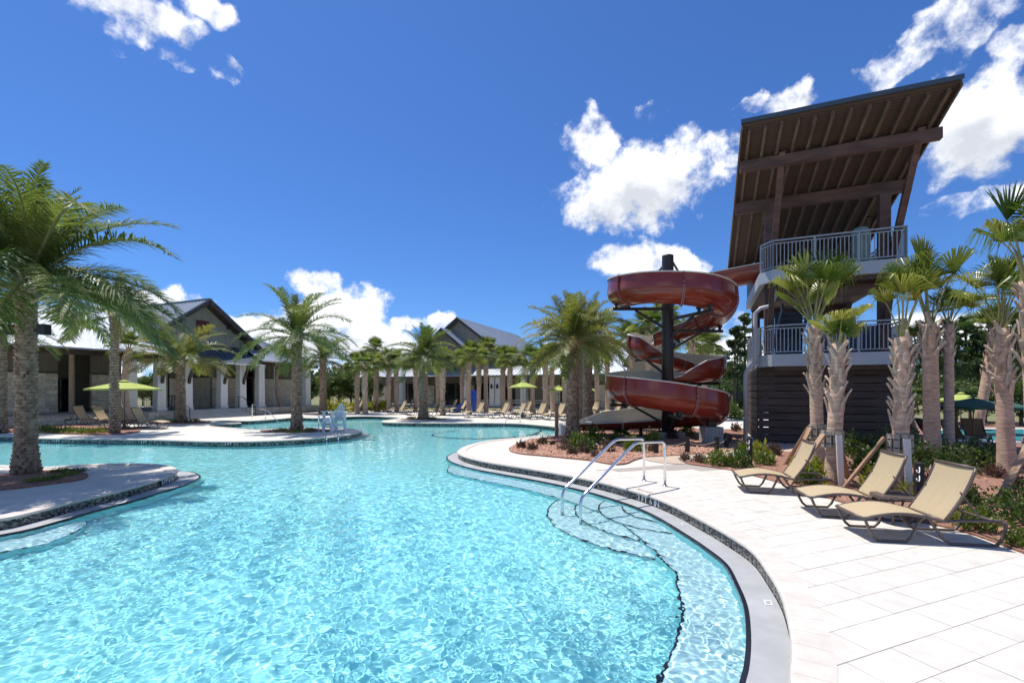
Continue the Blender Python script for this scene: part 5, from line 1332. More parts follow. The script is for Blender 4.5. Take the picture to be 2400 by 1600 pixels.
# ---------------------------------------------------------------- umbrellas
def umbrella(label, px, Y, w, rim_z, apex_z, mt, rz=0.2, group=None, square=False, tiltx=0.0):
    t = thing('umbrella', label, 'umbrella', (XAT(px, Y), Y, 0), rz, group); n = 4 if square else 8; r = w / 2
    mb = MB(); ap = (0, 0, apex_z); rr_ = [(r * math.cos(2 * math.pi * (k + .5) / n), r * math.sin(2 * math.pi * (k + .5) / n)) for k in range(n)]
    for k in range(n):
        p, q = rr_[k], rr_[(k + 1) % n]; md = [(a * .5) for a in p]; me_ = [(a * .5) for a in q]; zm = rim_z + (apex_z - rim_z) * .56
        ed = ((p[0] + q[0]) / 2 * .985, (p[1] + q[1]) / 2 * .985)
        mb.add([ap, (*md, zm), (*me_, zm), (*p, rim_z), (*ed, rim_z + .02), (*q, rim_z), (*p, rim_z - .09), (*ed, rim_z - .07), (*q, rim_z - .09)], [(0, 1, 2), (1, 3, 4), (1, 4, 2), (2, 4, 5), (3, 6, 7, 4), (4, 7, 8, 5)])
    cv_ = mb.build('canopy', M_[mt], t)
    vv = MB(); 
    for k in range(n): vv.add([(0, 0, apex_z + .09), (rr_[k][0] * .17, rr_[k][1] * .17, apex_z + .0), (rr_[(k + 1) % n][0] * .17, rr_[(k + 1) % n][1] * .17, apex_z + .0)], [(0, 1, 2)])
    vv.build('vent', M_[mt], cv_)
    MB().tube([(0, 0, 0), (0, 0, apex_z + .1)], .022, 8).build('pole', M_['lounger_frame'], t)
    for k in range(n): MB().bar((0, 0, apex_z - .06), (rr_[k][0] * .97, rr_[k][1] * .97, rim_z - .02), .015, .02).build('rib', M_['lounger_frame'], t)
    MB().lathe([(.25, 0), (.25, .06), (.06, .1), (.05, .3)], 16).build('base', M_['lounger_frame'], t)
    return t
ug = 'yellow-green pool umbrellas'
umbrella('yellow-green umbrella among the left loungers before the clubhouse', 292, 25.6, 3.4, 2.19, 2.62, 'green_fabric', .3, ug)
umbrella('yellow-green umbrella on the far deck right of the pool rail, fully open to view', 1226, 37, 2.35, 2.38, 2.82, 'green_fabric', .2, ug)
umbrella('yellow-green umbrella half hidden by the palms left of the slide', 1309, 42, 2.1, 2.12, 2.5, 'green_fabric', .5, ug)
umbrella('yellow-green umbrella behind the twin palm trunks by the slide', 1373, 43, 2.2, 2.1, 2.48, 'green_fabric', .1, ug)
umbrella('dark green umbrella beyond the right-hand palms', 2281, 17.0, 2.15, 1.50, 1.84, 'dark_green_fabric', .35)
umbrella('pale green umbrella peeping from behind the dark green one', 2252, 24, 2.0, 1.6, 1.95, 'green_fabric', .1)
umbrella('second dark green umbrella tucked behind the right palm trunk', 2345, 21, 1.9, 1.35, 1.66, 'dark_green_fabric', .2)

# ---------------------------------------------------------------- steel rails
def steel(name, label, runs, r=.024, group='stainless pool rails', mt='steel'):
    o = Vector((runs[0][0][0], runs[0][0][1], 0)); t = thing(name, label, 'handrail', o, 0, group)
    for run in runs:
        pts = [Vector(p) - o for p in run]; sm = [pts[0]]
        for k in range(1, len(pts) - 1):   # round the corners
            a, b, c = pts[k - 1], pts[k], pts[k + 1]; d1 = min(.14, (a - b).length * .4); d2 = min(.14, (c - b).length * .4); p = b + (a - b).normalized() * d1; q = b + (c - b).normalized() * d2
            for u in (0, .25, .5, .75, 1): sm.append(p * (1 - u) ** 2 + b * 2 * u * (1 - u) + q * u * u)
        sm.append(pts[-1]); ro = MB().tube(sm, r, 12).build('rail', M_[mt], t, True)
        MB().lathe([(.06, .0), (.055, .018), (.03, .026)], 16, (pts[0].x, pts[0].y, .002 if pts[0].z > -.05 else pts[0].z)).build('flange', M_[mt], ro, True)
    return t
def stair_rail(b, e, hz=.98, flat=1.0, low=.10):
    b, e = Vector((*b, 0)), Vector((*e, 0)); d = (e - b).normalized()
    return [b, b + Vector((0, 0, hz)), b + d * flat + Vector((0, 0, hz + .05)), e + Vector((0, 0, low)), e + Vector((0, 0, -.95))]
steel('pool_handrail', 'nearer polished steel handrail of the pool steps', [stair_rail((3.36, 10.0), (1.27, 8.45))], .030)
steel('pool_handrail', 'farther polished steel handrail of the pool steps', [stair_rail((3.08, 10.62), (1.0, 9.06))], .030)
p = G(812, 1019); q = G(829, 1026)
for k, (a, b, w) in enumerate([((747, 1019), (766, 1036), 'left'), ((774, 1017), (794, 1034), 'right')]):
    A_, B_ = G(*a), G(*b); steel('pool_handrail', 'steel handrail before the lifeguard chair, %s one' % w, [[A_, A_ + Vector((0, 0, .92)), (B_.x, B_.y, .1), (B_.x, B_.y, -.9)]], .022)
A_ = G(591, 978); B_ = G(655, 984.5); C_ = G(622, 981)
steel('pool_handrail', 'long bent steel rail on the far left pool edge', [[A_, A_ + Vector((0, 0, 1.02)), A_.lerp(B_, .15) + Vector((0, 0, 1.0)), A_.lerp(B_, .3) + Vector((0, 0, .72)), A_.lerp(B_, .55) + Vector((0, 0, .7)), (B_.x, B_.y, -.2), (B_.x, B_.y, -.8)], [C_, C_ + Vector((0, 0, .68))]], .026)
A_ = G(1219, 989); B_ = G(1181, 995)
steel('pool_handrail', 'steel handrail sloping into the far end of the pool', [[A_, A_ + Vector((0, 0, 1.05)), A_.lerp(B_, .38) + Vector((0, 0, 1.05)), (B_.x, B_.y, .05), (B_.x, B_.y, -.8)]], .028)

# ---------------------------------------------------------------- lifeguard chair
c = G(783, 1010.5); Lc = thing('lifeguard_chair', 'white plastic lifeguard chair on the tip of the left deck', 'chair', c, R(-35))
W_ = M_['white_plastic']
for s in (-1, 1):
    for y, lab in ((-.36, 'front'), (.38, 'rear')): MB().bar((s * .38, y, 0), (s * .36, y * .92, 1.02 if lab == 'front' else .98), .06, .14).build('leg', W_, Lc)
    MB().box(s * .38 - .08, s * .38 + .08, -.46, .46, 1.0, 1.045).build('armrest', W_, Lc); MB().box(s * .375 - .02, s * .375 + .02, -.36, .38, .3, .42).build('side_rail', W_, Lc)
for k in range(5): MB().box(-.35, .35, -.36 + k * .13, -.25 + k * .13, .66 - k * .015, .69 - k * .015).build('seat_slat', W_, Lc)
for k in range(5):
    x = -.24 + k * .12; hb = 1.46 - abs(k - 2) ** 2 * .05
    MB().bar((x, .24, .62), (x, .42, hb), .105, .025, 0, up=(0, 1, 0)).build('back_slat', W_, Lc)
MB().box(-.36, .36, -.385, -.355, .5, .66).build('apron', W_, Lc); MB().box(-.38, .38, .40, .43, .85, .95).build('back_brace', W_, Lc)
MB().box(-.36, .36, -.40, -.36, .2, .28).build('foot_rest', W_, Lc)

# ---------------------------------------------------------------- small things
def hook_post(px, py, label, h=.82):
    g = G(px, py); t = thing('hook_post', label, 'post', g, R(-20), 'dark hook posts at the bed edge')
    p = MB(); p.box(-.058, .058, -.058, .058, -.03, h - .03); p.add([(-.058, -.058, h - .03), (.058, -.058, h - .03), (.058, .058, h - .03), (-.058, .058, h - .03), (0, 0, h)], [(0, 1, 4), (1, 2, 4), (2, 3, 4), (3, 0, 4)]); p.build('post', M_['black_post'], t)
    for z in (h - .12, h - .27):
        MB().tube([(-.02, -.06, z + .03), (-.02, -.075, z - .04), (-.04, -.10, z - .075), (-.075, -.12, z - .06), (-.085, -.125, z - .02)], .010, 6).build('hook', M_['lettering'], t, True)
hook_post(1757, 1093, 'dark square post with white hooks left of the farthest near lounger'); hook_post(2154, 1187, 'dark square post with white hooks behind the nearest lounger')
def bollard(px, py, h, label):
    g = G(px, py); t = thing('rope_bollard', label, 'bollard', g, .3, 'rope bollards round the slide')
    MB().box(-.055, .055, -.055, .055, -.03, h).build('post', M_['black_post'], t); MB().box(-.062, .062, -.062, .062, h + .001, h + .035).build('cap', M_['black_post'], t)
    return g
bl = [bollard(1538, 1064, .40, 'dark rope bollard seen between the pool handrails'), bollard(1611, 1062, .52, 'dark rope bollard right of the pool handrails'), bollard(1680, 1060, .50, 'dark rope bollard before the concrete slide pier'), bollard(1703, 1050, .52, 'dark rope bollard right of the concrete slide pier')]
rope_w = ['between the handrail bollards', 'left of the concrete pier', 'behind the concrete pier bollards']
for k in range(3):
    a, b = bl[k] + Vector((0, 0, .36)), bl[k + 1] + Vector((0, 0, .38)); pts = [a.lerp(b, u) - Vector((0, 0, .10 * math.sin(math.pi * u))) - a for u in np.linspace(0, 1, 9)]
    tag(MB().tube(pts, .012, 6).build('rope', M_['rope'], None, True, a), 'sagging rope %s' % rope_w[k], 'rope', 'ropes of the slide enclosure')
g = G(1304.6, 1022.5); t = thing('wooden_post', 'brown wooden post at the pool edge by the slide exit', 'post', g, .2)
MB().box(-.075, .075, -.06, .06, -.05, 1.45).build('post', M_['board_tan'], t); MB().box(-.085, .085, -.07, .07, 1.45, 1.48).build('cap', M_['brown_wood'], t)
g = G(1398, 1053); t = thing('path_light', 'small grey bollard light in the mulch bed by the handrails', 'light', g, 0); MB().lathe([(.05, -.03), (.05, .16)], 12).build('stem', M_['gutter_paint'], t); MB().lathe([(.065, .161), (.065, .2), (.04, .215)], 12).build('cap', M_['gutter_paint'], t)
# round side table
g = G(2093, 1222); t = thing('side_table', 'small round brown slatted table between the two nearer loungers', 'table', g, .1)
MB().lathe([(.285, .385), (.30, .39), (.30, .415), (.28, .42)], 28).build('table_rim', M_['lounger_frame'], t)
for k in range(7):
    y = -.24 + k * .08; hw_ = math.sqrt(.285 ** 2 - y * y); MB().box(-hw_, hw_, y - .032, y + .032, .421, .43).build('slat', M_['lounger_frame'], t)
for k in range(4):
    a = .78 + k * 1.571; MB().tube([(.25 * math.cos(a), .25 * math.sin(a), .39), (.27 * math.cos(a), .27 * math.sin(a), .2), (.205 * math.cos(a), .205 * math.sin(a), .0)], .016, 6).build('leg', M_['lounger_frame'], t)
# small blue slide on the far deck
g = G(1105, 962); bs = thing('blue_kids_slide', 'small bright blue moulded slide on the far deck', 'slide', (g.x, 44.5, 0), R(-12)); bs.scale = (1.15, 1.15, 1.0)
m = MB(); n = 12
pr_ = [(-1.25, .12), (-.9, .2), (-.4, .6), (0, 1.2), (.25, 1.65), (.45, 1.75)]
for s in (-1, 1): m.add([(x, s * .36, z + .42) for x, z in pr_] + [(x, s * .36, max(0, z - .25)) for x, z in pr_] + [(x, s * .30, z + .42) for x, z in pr_] + [(x, s * .30, max(0, z - .25)) for x, z in pr_], [f_ for k in range(5) for f_ in ((k, k + 1, 7 + k, 6 + k), (12 + k, 18 + k, 19 + k, 13 + k), (k, 12 + k, 13 + k, k + 1))])
m.build('side_wall', M_['blue_plastic'], bs)
m = MB(); m.add([(x, s * .31, z) for s in (-1, 1) for x, z in pr_] + [(x, s * .31, max(0, z - .2)) for s in (-1, 1) for x, z in pr_], [(k, k + 1, 7 + k, 6 + k) for k in range(5)] + [(12 + k, 18 + k, 19 + k, 13 + k) for k in range(5)]); m.build('chute', M_['blue_plastic'], bs)
m = MB(); m.box(.4, 1.0, -.34, .34, 0, 1.7); m.build('ladder_tower', M_['blue_plastic'], bs); MB().lathe([(.34, 0), (.34, .3), (.2, .42), (0, .45)], 16, (.7, 0, 1.7)).build('hood', M_['blue_plastic'], bs)
# white pool lift bar between the far loungers
a = G(1130, 958); b = G(1275, 960); t = thing('white_railing', 'white double-bar railing behind the far loungers', 'railing', a, 0)
for z in (.72, 1.0): MB().bar((0, 0, z), Vector((b.x - a.x, b.y - a.y, z)), .05, .05).build('bar', M_['white_plastic'], t)
for u in (.0, .33, .66, 1.0): p = Vector((b.x - a.x, b.y - a.y, 0)) * u; MB().box(p.x - .03, p.x + .03, p.y - .03, p.y + .03, 0, 1.05).build('post', M_['white_plastic'], t)
# floodlights on the big palm
for s, w in ((-1, 'left'), (1, 'right')):
    p = PD(61 + s * 42, 772, 11.4); t = thing('floodlight', 'small dark floodlight on the %s side of the large near palm trunk' % w, 'light', p, 0, 'floodlights on the large palm')
    MB().box(-.10, .10, -.09, .09, -.13, .13).build('housing', M_['black_post'], t); MB().bar((-.1 * s, 0, 0), (-s * .28, .05, -.03), .05, .05).build('bracket', M_['black_post'], t)
# ---------------------------------------------------------------- shrubs and ground plants
def bush_mesh(name, mt, n, r, h, leaf, seed, up=.3, shell=.45, wide=.5):
    rg = np.random.default_rng(seed); V = []; F_ = []
    d = rg.normal(size=(n, 3)); d /= np.linalg.norm(d, axis=1)[:, None]; d[:, 2] = abs(d[:, 2])
    rad = (shell + (1 - shell) * rg.random(n)) * (1 + .28 * np.sin(d[:, 0] * 7 + seed) * np.cos(d[:, 1] * 6 + seed * 2))
    c = d * rad[:, None] * np.array([r, r, h]); c[:, 2] += .03
    ax = d * .8 + rg.normal(0, .55, (n, 3)); ax[:, 2] += up; ax /= np.linalg.norm(ax, axis=1)[:, None]
    s = np.cross(ax, rg.normal(size=(n, 3))); s /= np.linalg.norm(s, axis=1)[:, None]
    nn = np.cross(ax, s)
    L_ = leaf * rg.uniform(.7, 1.3, n)[:, None]; w = L_ * wide
    P = np.stack([c - ax * L_ * .5, c + s * w * .5 + nn * L_ * .06, c + ax * L_ * .5, c - s * w * .5 + nn * L_ * .06], 1).reshape(-1, 3)
    Fq = np.arange(4 * n).reshape(n, 4)
    return np_mesh(name, P, Fq, M_[mt])
def stems_mesh(r, h, seed):
    rr = random.Random(seed); m = MB()
    for k in range(7):
        a = rr.uniform(0, 6.28); m.tube([(0, 0, -.02), (r * .3 * math.cos(a), r * .3 * math.sin(a), h * .4), (r * .6 * math.cos(a), r * .6 * math.sin(a), h * .8)], [.010, .007, .003], 4)
    return m.mesh('stem', M_['stem'])
BM = {}
for kind, mt, n, r, h, lf_, up, wd in (('green', 'shrub_leaf', 620, .36, .46, .085, .3, .5), ('dark', 'shrub_dark', 620, .42, .46, .08, .2, .55), ('purple', 'purple_leaf', 260, .22, .26, .12, .6, .22), ('lime', 'lime_leaf', 200, .30, .40, .15, .5, .32), ('ground', 'shrub_leaf', 420, .50, .20, .075, .4, .5), ('loro', 'purple_leaf', 520, .30, .40, .06, .2, .5)):
    BM[kind] = [(bush_mesh('foliage', mt, n, r, h, lf_, 10 + j * 3 + len(kind), up, .45, wd), stems_mesh(r, h, j)) for j in range(3)]
NAMES = {'green': ('shrub', 'glossy green shrub'), 'dark': ('shrub', 'dark green shrub'), 'purple': ('purple_plant', 'spiky purple plant'), 'lime': ('lime_plant', 'yellow-green leafy plant'), 'ground': ('ground_cover_plant', 'low green ground-cover plant'), 'loro': ('shrub', 'purple-leaved shrub')}
def plant(kind, px, py, s, where, z=.03):
    g = G(px, py); nm, ds = NAMES[kind]; t = thing(nm, '%s %s' % (ds, where), 'plant', (g.x, g.y, z), rnd.uniform(0, 6.28), ds + 's in the beds'); f_, st = rnd.choice(BM[kind])
    a = obj('foliage', f_, t); b = obj('stem', st, t)
    for o_ in (a, b): o_.scale = (s, s, s * rnd.uniform(.85, 1.15))
    return t
spots = {
 'purple': [(1223, 1052, .9, 'first from the pool tip'), (1247, 1056, 1.0, 'second from the pool tip'), (1272, 1042, 1.1, 'on the far rim of the mulch tongue'), (1295, 1044, .6, 'tiny one on the far rim of the mulch tongue'), (1342, 1066, .9, 'at the front of the bed before the left handrail'), (1395, 1073, .8, 'between the two handrails'), (1530, 1060, .9, 'right of the handrail post'),
            (1640, 1085, 1.0, 'at the tip of the right bed'), (1605, 1082, .8, 'at the path corner'), (1745, 1058, 1.2, 'before the left end of the slatted tower base'), (1815, 1068, 1.2, 'in front of the slatted tower base'), (1700, 1036, 1.1, 'right of the concrete pier'), (1660, 1030, 1.0, 'behind the concrete pier'), (1725, 1012, 1.3, 'along the rear garden path'), (2190, 1148, 1.2, 'right of the hook post behind the nearest lounger'), (2330, 1120, 1.1, 'by the big palm near the right edge'), (2090, 1110, 1.0, 'between the strapped palms'), (2385, 1150, 1.1, 'at the right edge')],
 'loro': [(1325, 1056, 1.0, 'left of the big green shrub by the palm'), (1368, 1063, .9, 'under the big green shrub by the palm'), (1425, 1059, 1.1, 'behind the left handrail'), (1335, 1042, .9, 'at the foot of the slide palm'), (1575, 1030, 1.0, 'below the slide post')],
 'green': [(1390, 1040, 1.3, 'beside the slide palm trunk'), (1352, 1052, 1.25, 'in front of the slide palm'), (1376, 1060, 1.0, 'low in the middle of the mulch bed'), (1440, 1040, .9, 'below the slide run-out'), (1483, 1058, 1.15, 'between the two steel handrails'), (1530, 1040, 1.1, 'left of the slide footing'), (1610, 1024, 1.1, 'right of the slide post'), (1455, 1020, 1.2, 'under the run-out of the slide'), (1686, 1092, 1.05, 'rounded, at the front of the right bed'), (1730, 1097, 1.0, 'left of the first hook post'), (2045, 1108, 1.6, 'before the tower between the strapped palms'), (1790, 1090, .9, 'right of the first hook post'), (1885, 1135, .9, 'beneath the farthest near lounger back'), (1740, 960, 2.4, 'beyond the slide, left of the tower'), (1712, 968, 2.2, 'beyond the slide at the rear path'), (1725, 985, 1.8, 'in the rear bed by the tower'), (2186, 1180, .8, 'behind the nearest lounger'), (2290, 1246, .75, 'low, behind the rear leg of the nearest lounger'), (2240, 1224, .5, 'at the rear edge of the nearest lounger'), (2396, 1285, .6, 'at the lower right edge'), (2215, 1085, 1.4, 'right of the thick-trunked palm')],
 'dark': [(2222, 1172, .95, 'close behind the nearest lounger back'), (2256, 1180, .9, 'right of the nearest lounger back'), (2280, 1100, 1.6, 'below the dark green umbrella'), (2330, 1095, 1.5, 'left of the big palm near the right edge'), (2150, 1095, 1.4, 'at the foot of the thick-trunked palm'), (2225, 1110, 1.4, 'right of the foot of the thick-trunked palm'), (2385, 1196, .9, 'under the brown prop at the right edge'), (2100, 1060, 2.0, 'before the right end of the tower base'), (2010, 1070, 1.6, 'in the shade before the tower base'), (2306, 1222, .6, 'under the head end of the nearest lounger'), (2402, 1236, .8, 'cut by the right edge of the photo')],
 'lime': [(1745, 1075, 1.1, 'behind the first hook post'), (1780, 1070, 1.2, 'right behind the first hook post'), (1800, 1082, .7, 'small, right of the first hook post'), (1905, 1120, 1.1, 'behind the farthest near lounger'), (1870, 1105, .9, 'by the brown palm props'), (2050, 1150, 1.1, 'right of the middle lounger back'), (2140, 1160, 1.0, 'left of the second hook post'), (1922, 1140, .7, 'low, between the far and middle lounger')],
 'ground': [(100, 1012, 1.3, 'left end of the waterside bed'), (125, 1014, 1.2, 'second from the left in the waterside bed'), (152, 1014, 1.3, 'third from the left in the waterside bed'), (180, 1015, 1.2, 'fourth from the left in the waterside bed'), (206, 1016, 1.2, 'fifth from the left in the waterside bed'), (228, 1016, 1.1, 'right end of the waterside bed'), (660, 1011, .8, 'left of the palm by the lifeguard chair'), (725, 1012, .8, 'right of the palm by the lifeguard chair'), (690, 1016, .8, 'in front of the palm by the lifeguard chair'), (400, 991, .9, 'left of the short palm by the columns'), (455, 990, 1.0, 'right of the short palm by the columns'), (965, 983, .9, 'left of the promontory palm'), (1015, 983.5, .9, 'right of the promontory palm'), (140, 1108, .5, 'tuft nearest the big palm'), (182, 1109, .5, 'tuft at the tip of the peninsula bed'), (160, 1116, .45, 'tuft in the middle of the peninsula bed'), (85, 1131, .5, 'tuft at the front of the peninsula bed'), (122, 1126, .45, 'tuft below the big palm trunk')]}
for kind, ls in spots.items():
    for px, py, s, where in ls: plant(kind, px, py, s, where)
hedge_w = ['first', 'second', 'third', 'fourth', 'fifth', 'sixth', 'seventh', 'eighth', 'ninth', 'tenth', 'eleventh', 'twelfth']
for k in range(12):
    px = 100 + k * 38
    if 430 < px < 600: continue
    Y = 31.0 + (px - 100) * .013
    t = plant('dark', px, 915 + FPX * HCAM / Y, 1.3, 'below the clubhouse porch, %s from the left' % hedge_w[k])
for k, px in enumerate((770, 800, 830, 845, 870, 900)):
    plant('lime', px, 915 + FPX * HCAM / 46, 2.6, 'on the far lawn right of the gabled clubhouse, %s from the left' % hedge_w[k])

# ---------------------------------------------------------------- trees beyond
def crown_mesh(name, mt, n, clumps, leaf, seed, conifer=False, R_=(2.2, 2.2, 2.4), c0=4.0):
    rg = np.random.default_rng(seed); C = []
    for k in range(clumps):
        if conifer:
            u = rg.random() ** .8; rr = (1 - u) * 1.0 + .15; a = rg.uniform(0, 6.28); C.append((math.cos(a) * rr * R_[0] * rg.uniform(.3, 1), math.sin(a) * rr * R_[1] * rg.uniform(.3, 1), c0 + (u - .5) * 2 * R_[2], .55 * (1 - u) + .35))
        else:
            d = rg.normal(size=3); d /= np.linalg.norm(d); s = rg.uniform(.45, 1.0); C.append((d[0] * s * R_[0], d[1] * s * R_[1], c0 + d[2] * s * R_[2], rg.uniform(.55, .95)))
    C = np.array(C); ci = rg.integers(0, clumps, n); d = rg.normal(size=(n, 3)); d /= np.linalg.norm(d, axis=1)[:, None]
    c = C[ci, :3] + d * (C[ci, 3] * rg.random(n) ** .45)[:, None] * np.array([1, 1, .65])
    ax = rg.normal(size=(n, 3)); ax /= np.linalg.norm(ax, axis=1)[:, None]; s = np.cross(ax, rg.normal(size=(n, 3))); s /= np.linalg.norm(s, axis=1)[:, None]
    L_ = leaf * rg.uniform(.6, 1.3, n)[:, None]
    P = np.stack([c - ax * L_ * .5, c + s * L_ * .28, c + ax * L_ * .5, c - s * L_ * .28], 1).reshape(-1, 3)
    return np_mesh(name, P, np.arange(4 * n).reshape(n, 4), M_[mt]), C
def tree_trunk(C, h, r, seed, conifer):
    rr = random.Random(seed); m = MB(); top = C[:, 2].max()
    m.tube([(0, 0, -.1), (.05, .03, h * .4), (-.04, .05, h), (0, 0, top * .96 if conifer else h + .8)], [r, r * .8, r * .55, r * .12], 8)
    for k in range(0, len(C), max(1, len(C) // 14)):
        c = C[k]; z0 = c[2] * .85 if conifer else min(h, c[2] * .6); m.tube([(0, 0, z0), (c[0] * .55, c[1] * .55, (z0 + c[2]) / 2 + .1), (c[0], c[1], c[2])], [r * .3, r * .2, r * .06], 5)
    return m.mesh('trunk', M_['pine_bark'])
TV = {'pine': [], 'broad': []}
for k in range(3):
    me, C = crown_mesh('crown', 'pine_leaf', 4200, 46, .34, 60 + k, True, (2.3, 2.3, 4.2), 7.5); TV['pine'].append((me, tree_trunk(C, 9, .2, k, True)))
    me, C = crown_mesh('crown', 'tree_leaf', 3400, 26, .30, 80 + k, False, (2.3, 2.3, 2.0), 3.4); TV['broad'].append((me, tree_trunk(C, 2.4, .16, k, False)))
def tree(kind, px, Y, s, label, group, sz=1.0):
    t = thing('pine_tree' if kind == 'pine' else 'leafy_tree', label, 'tree', (XAT(px, Y), Y, -.05), rnd.uniform(0, 6.28), group); c, tr_ = rnd.choice(TV[kind]); a = obj('crown', c, t); b = obj('trunk', tr_, t)
    a.scale = b.scale = (s, s, s * sz)
o12 = hedge_w
for k, (px, Y, s) in enumerate([(2190, 58, .8), (2215, 52, .86), (2240, 66, 1.05), (2262, 56, .95), (2290, 60, .9), (2318, 54, 1.0), (2350, 62, 1.05), (2385, 55, 1.0), (2420, 60, 1.1), (2165, 66, .9)]):
    tree('pine', px, Y, s, 'dark pine beyond the right-hand pool, %s from the left' % o12[[2165, 2190, 2215, 2240, 2262, 2290, 2318, 2350, 2385, 2420].index(px)], 'pines beyond the right-hand pool')
for k, (px, Y, s) in enumerate([(1722, 44, .72), (1745, 50, .9), (1700, 60, .62)]):
    tree('pine', px, Y, s, ['slim pine seen just left of the tower', 'pine partly hidden by the tower post', 'small pine between the slide and the tower'][k], 'pines left of the tower')
for k, (px, Y, s) in enumerate([(770, 58, .85), (795, 54, .8), (822, 60, .95), (846, 55, .8), (868, 60, .85), (728, 62, .8)]):
    tree('broad', px, Y, s, 'leafy tree between the two clubhouses, %s from the left' % o12[[728, 770, 795, 822, 846, 868].index(px)], 'leafy trees between the clubhouses', 1.0)
for k, (px, Y, s) in enumerate([(2195, 30, .62), (2240, 28, .6), (2275, 31, .65), (2310, 29, .55), (2345, 30, .7), (2395, 27, .7), (2130, 32, .6)]):
    tree('broad', px, Y, s, 'round green tree by the right-hand pool, %s from the left' % o12[[2130, 2195, 2240, 2275, 2310, 2345, 2395].index(px)], 'round trees by the right-hand pool', .8)
for k, (px, Y, s) in enumerate([(355, 60, .8), (335, 64, .7)]):
    tree('broad', px, Y, s, ['leafy tree seen through the clubhouse porch', 'farther tree seen through the clubhouse porch'][k], 'trees behind the clubhouse porch')
# far wood: a mass of foliage along the horizon
rg = np.random.default_rng(9); n = 46000
y = rg.uniform(170, 230, n); x = rg.uniform(-330, 330, n); hh = 8.5 + 2.6 * np.sin(x * .05) + 1.9 * np.sin(x * .17 + y * .1) + 1.5 * np.sin(x * .43 + y) 
z = hh * rg.random(n) ** .55; c = np.column_stack([x, y, z]); ax = rg.normal(size=(n, 3)); ax /= np.linalg.norm(ax, axis=1)[:, None]; s = np.cross(ax, rg.normal(size=(n, 3))); s /= np.linalg.norm(s, axis=1)[:, None]; L_ = rg.uniform(1.0, 2.3, n)[:, None]
tag(obj('far_wood', np_mesh('far_wood', np.stack([c - ax * L_ * .5, c + s * L_ * .4, c + ax * L_ * .5, c - s * L_ * .4], 1).reshape(-1, 3), np.arange(4 * n).reshape(n, 4), M_['far_leaf'])), 'far wood along the horizon', None, None, 'stuff')

# ---------------------------------------------------------------- fence, lamp poles, second pool
a, b = Vector((XAT(1590, 60), 60, 0)), Vector((XAT(2150, 52), 52, 0)); fe_ = thing('screen_fence', 'dark mesh screen fence far behind the slide and the tower', 'fence', a, 0)
d = b - a; n = 16
for k in range(n + 1): p = d * (k / n); MB().box(p.x - .05, p.x + .05, p.y - .05, p.y + .05, 0, 2.25).build('fence_post', M_['black_post'], fe_)
for k in range(n):
    p, q = d * ((k + .06) / n), d * ((k + .94) / n); MB().bar(p + Vector((0, 0, 1.05)), q + Vector((0, 0, 1.05)), .03, 1.9).build('fence_panel', M_['fence_mesh'], fe_)
MB().bar(Vector((0, 0, 2.12)), d + Vector((0, 0, 2.12)), .05, .05).build('top_rail', M_['black_post'], fe_)
for px, Y, top, w in ((1686, 45, 832, 'shorter lamp pole between slide and tower'), (1729, 45, 800, 'taller lamp pole between slide and tower')):
    t = thing('lamp_pole', 'thin dark ' + w, 'lamp pole', (XAT(px, Y), Y, 0), 0, 'lamp poles behind the slide'); z = zc_(top, Y); MB().tube([(0, 0, 0), (0, 0, z)], [.07, .045], 8).build('pole', M_['black_post'], t); MB().box(-.35, .1, -.08, .08, z, z + .06).build('lamp_head', M_['black_post'], t)
c1 = np.array([xy(2180, 1030), xy(2240, 1034), xy(2320, 1036), xy(2420, 1037), (26, 19), (29, 23.5), xy(2340, 1009), xy(2250, 1010), xy(2190, 1015)])
bed('second_pool_deck', [(p[0] * 1.0 + (p[0] - 20.5) * .12, 21 + (p[1] - 21) * 1.3) for p in c1], z=.075, m='deck', depth=.08)
m2 = mat('second_pool_water', (.10, .50, .56), .08, var=.1, vscale=1.5, bump=.3, bscale=3)
bed('second_pool', c1, z=.09, m='second_pool_water', depth=.01)
# a few white/blue loungers by the second pool
for k, (px, py) in enumerate([(2250, 1046), (2300, 1049), (2320, 1041)]):
    g = G(px, py); copy_thing(lg0, (g.x, g.y, .075), R(160 + 20 * k), 'tan lounger by the second pool, %s from the left' % ordn[[0, 1, 2][k]], 'loungers by the second pool', .9)

# ---------------------------------------------------------------- depth marks on the tile band and the deck
CH = {}
def char_mesh(ch, size, mt):
    key = (ch, size, mt)
    if key not in CH:
        cu = bpy.data.curves.new('txt', 'FONT'); cu.body = ch; cu.size = size; cu.align_y = 'CENTER'; cu.extrude = .0015; cu.resolution_u = 3; cu.offset = size * .01
        o = bpy.data.objects.new('txt', cu); COL.objects.link(o); dg = bpy.context.evaluated_depsgraph_get(); me = bpy.data.meshes.new_from_object(o.evaluated_get(dg)); bpy.data.objects.remove(o); me.materials.clear(); me.materials.append(M_[mt]); me.name = 'letter'
        xs_ = [v.co.x for v in me.vertices]; CH[key] = (me, min(xs_), max(xs_))
    return CH[key]
def lettering(t, s, size, mt, M):
    """one object per character, centred on M"""
    x = 0; out = []
    for ch in s:
        if ch == ' ': x += size * .32; continue
        me, a, b = char_mesh(ch, size, mt); out.append((me, x - a)); x += (b - a) + size * .09
    for me, px_ in out: obj('letter', me, t, M=M @ Matrix.Translation((px_ - x / 2, 0, 0)))
    return x / 2
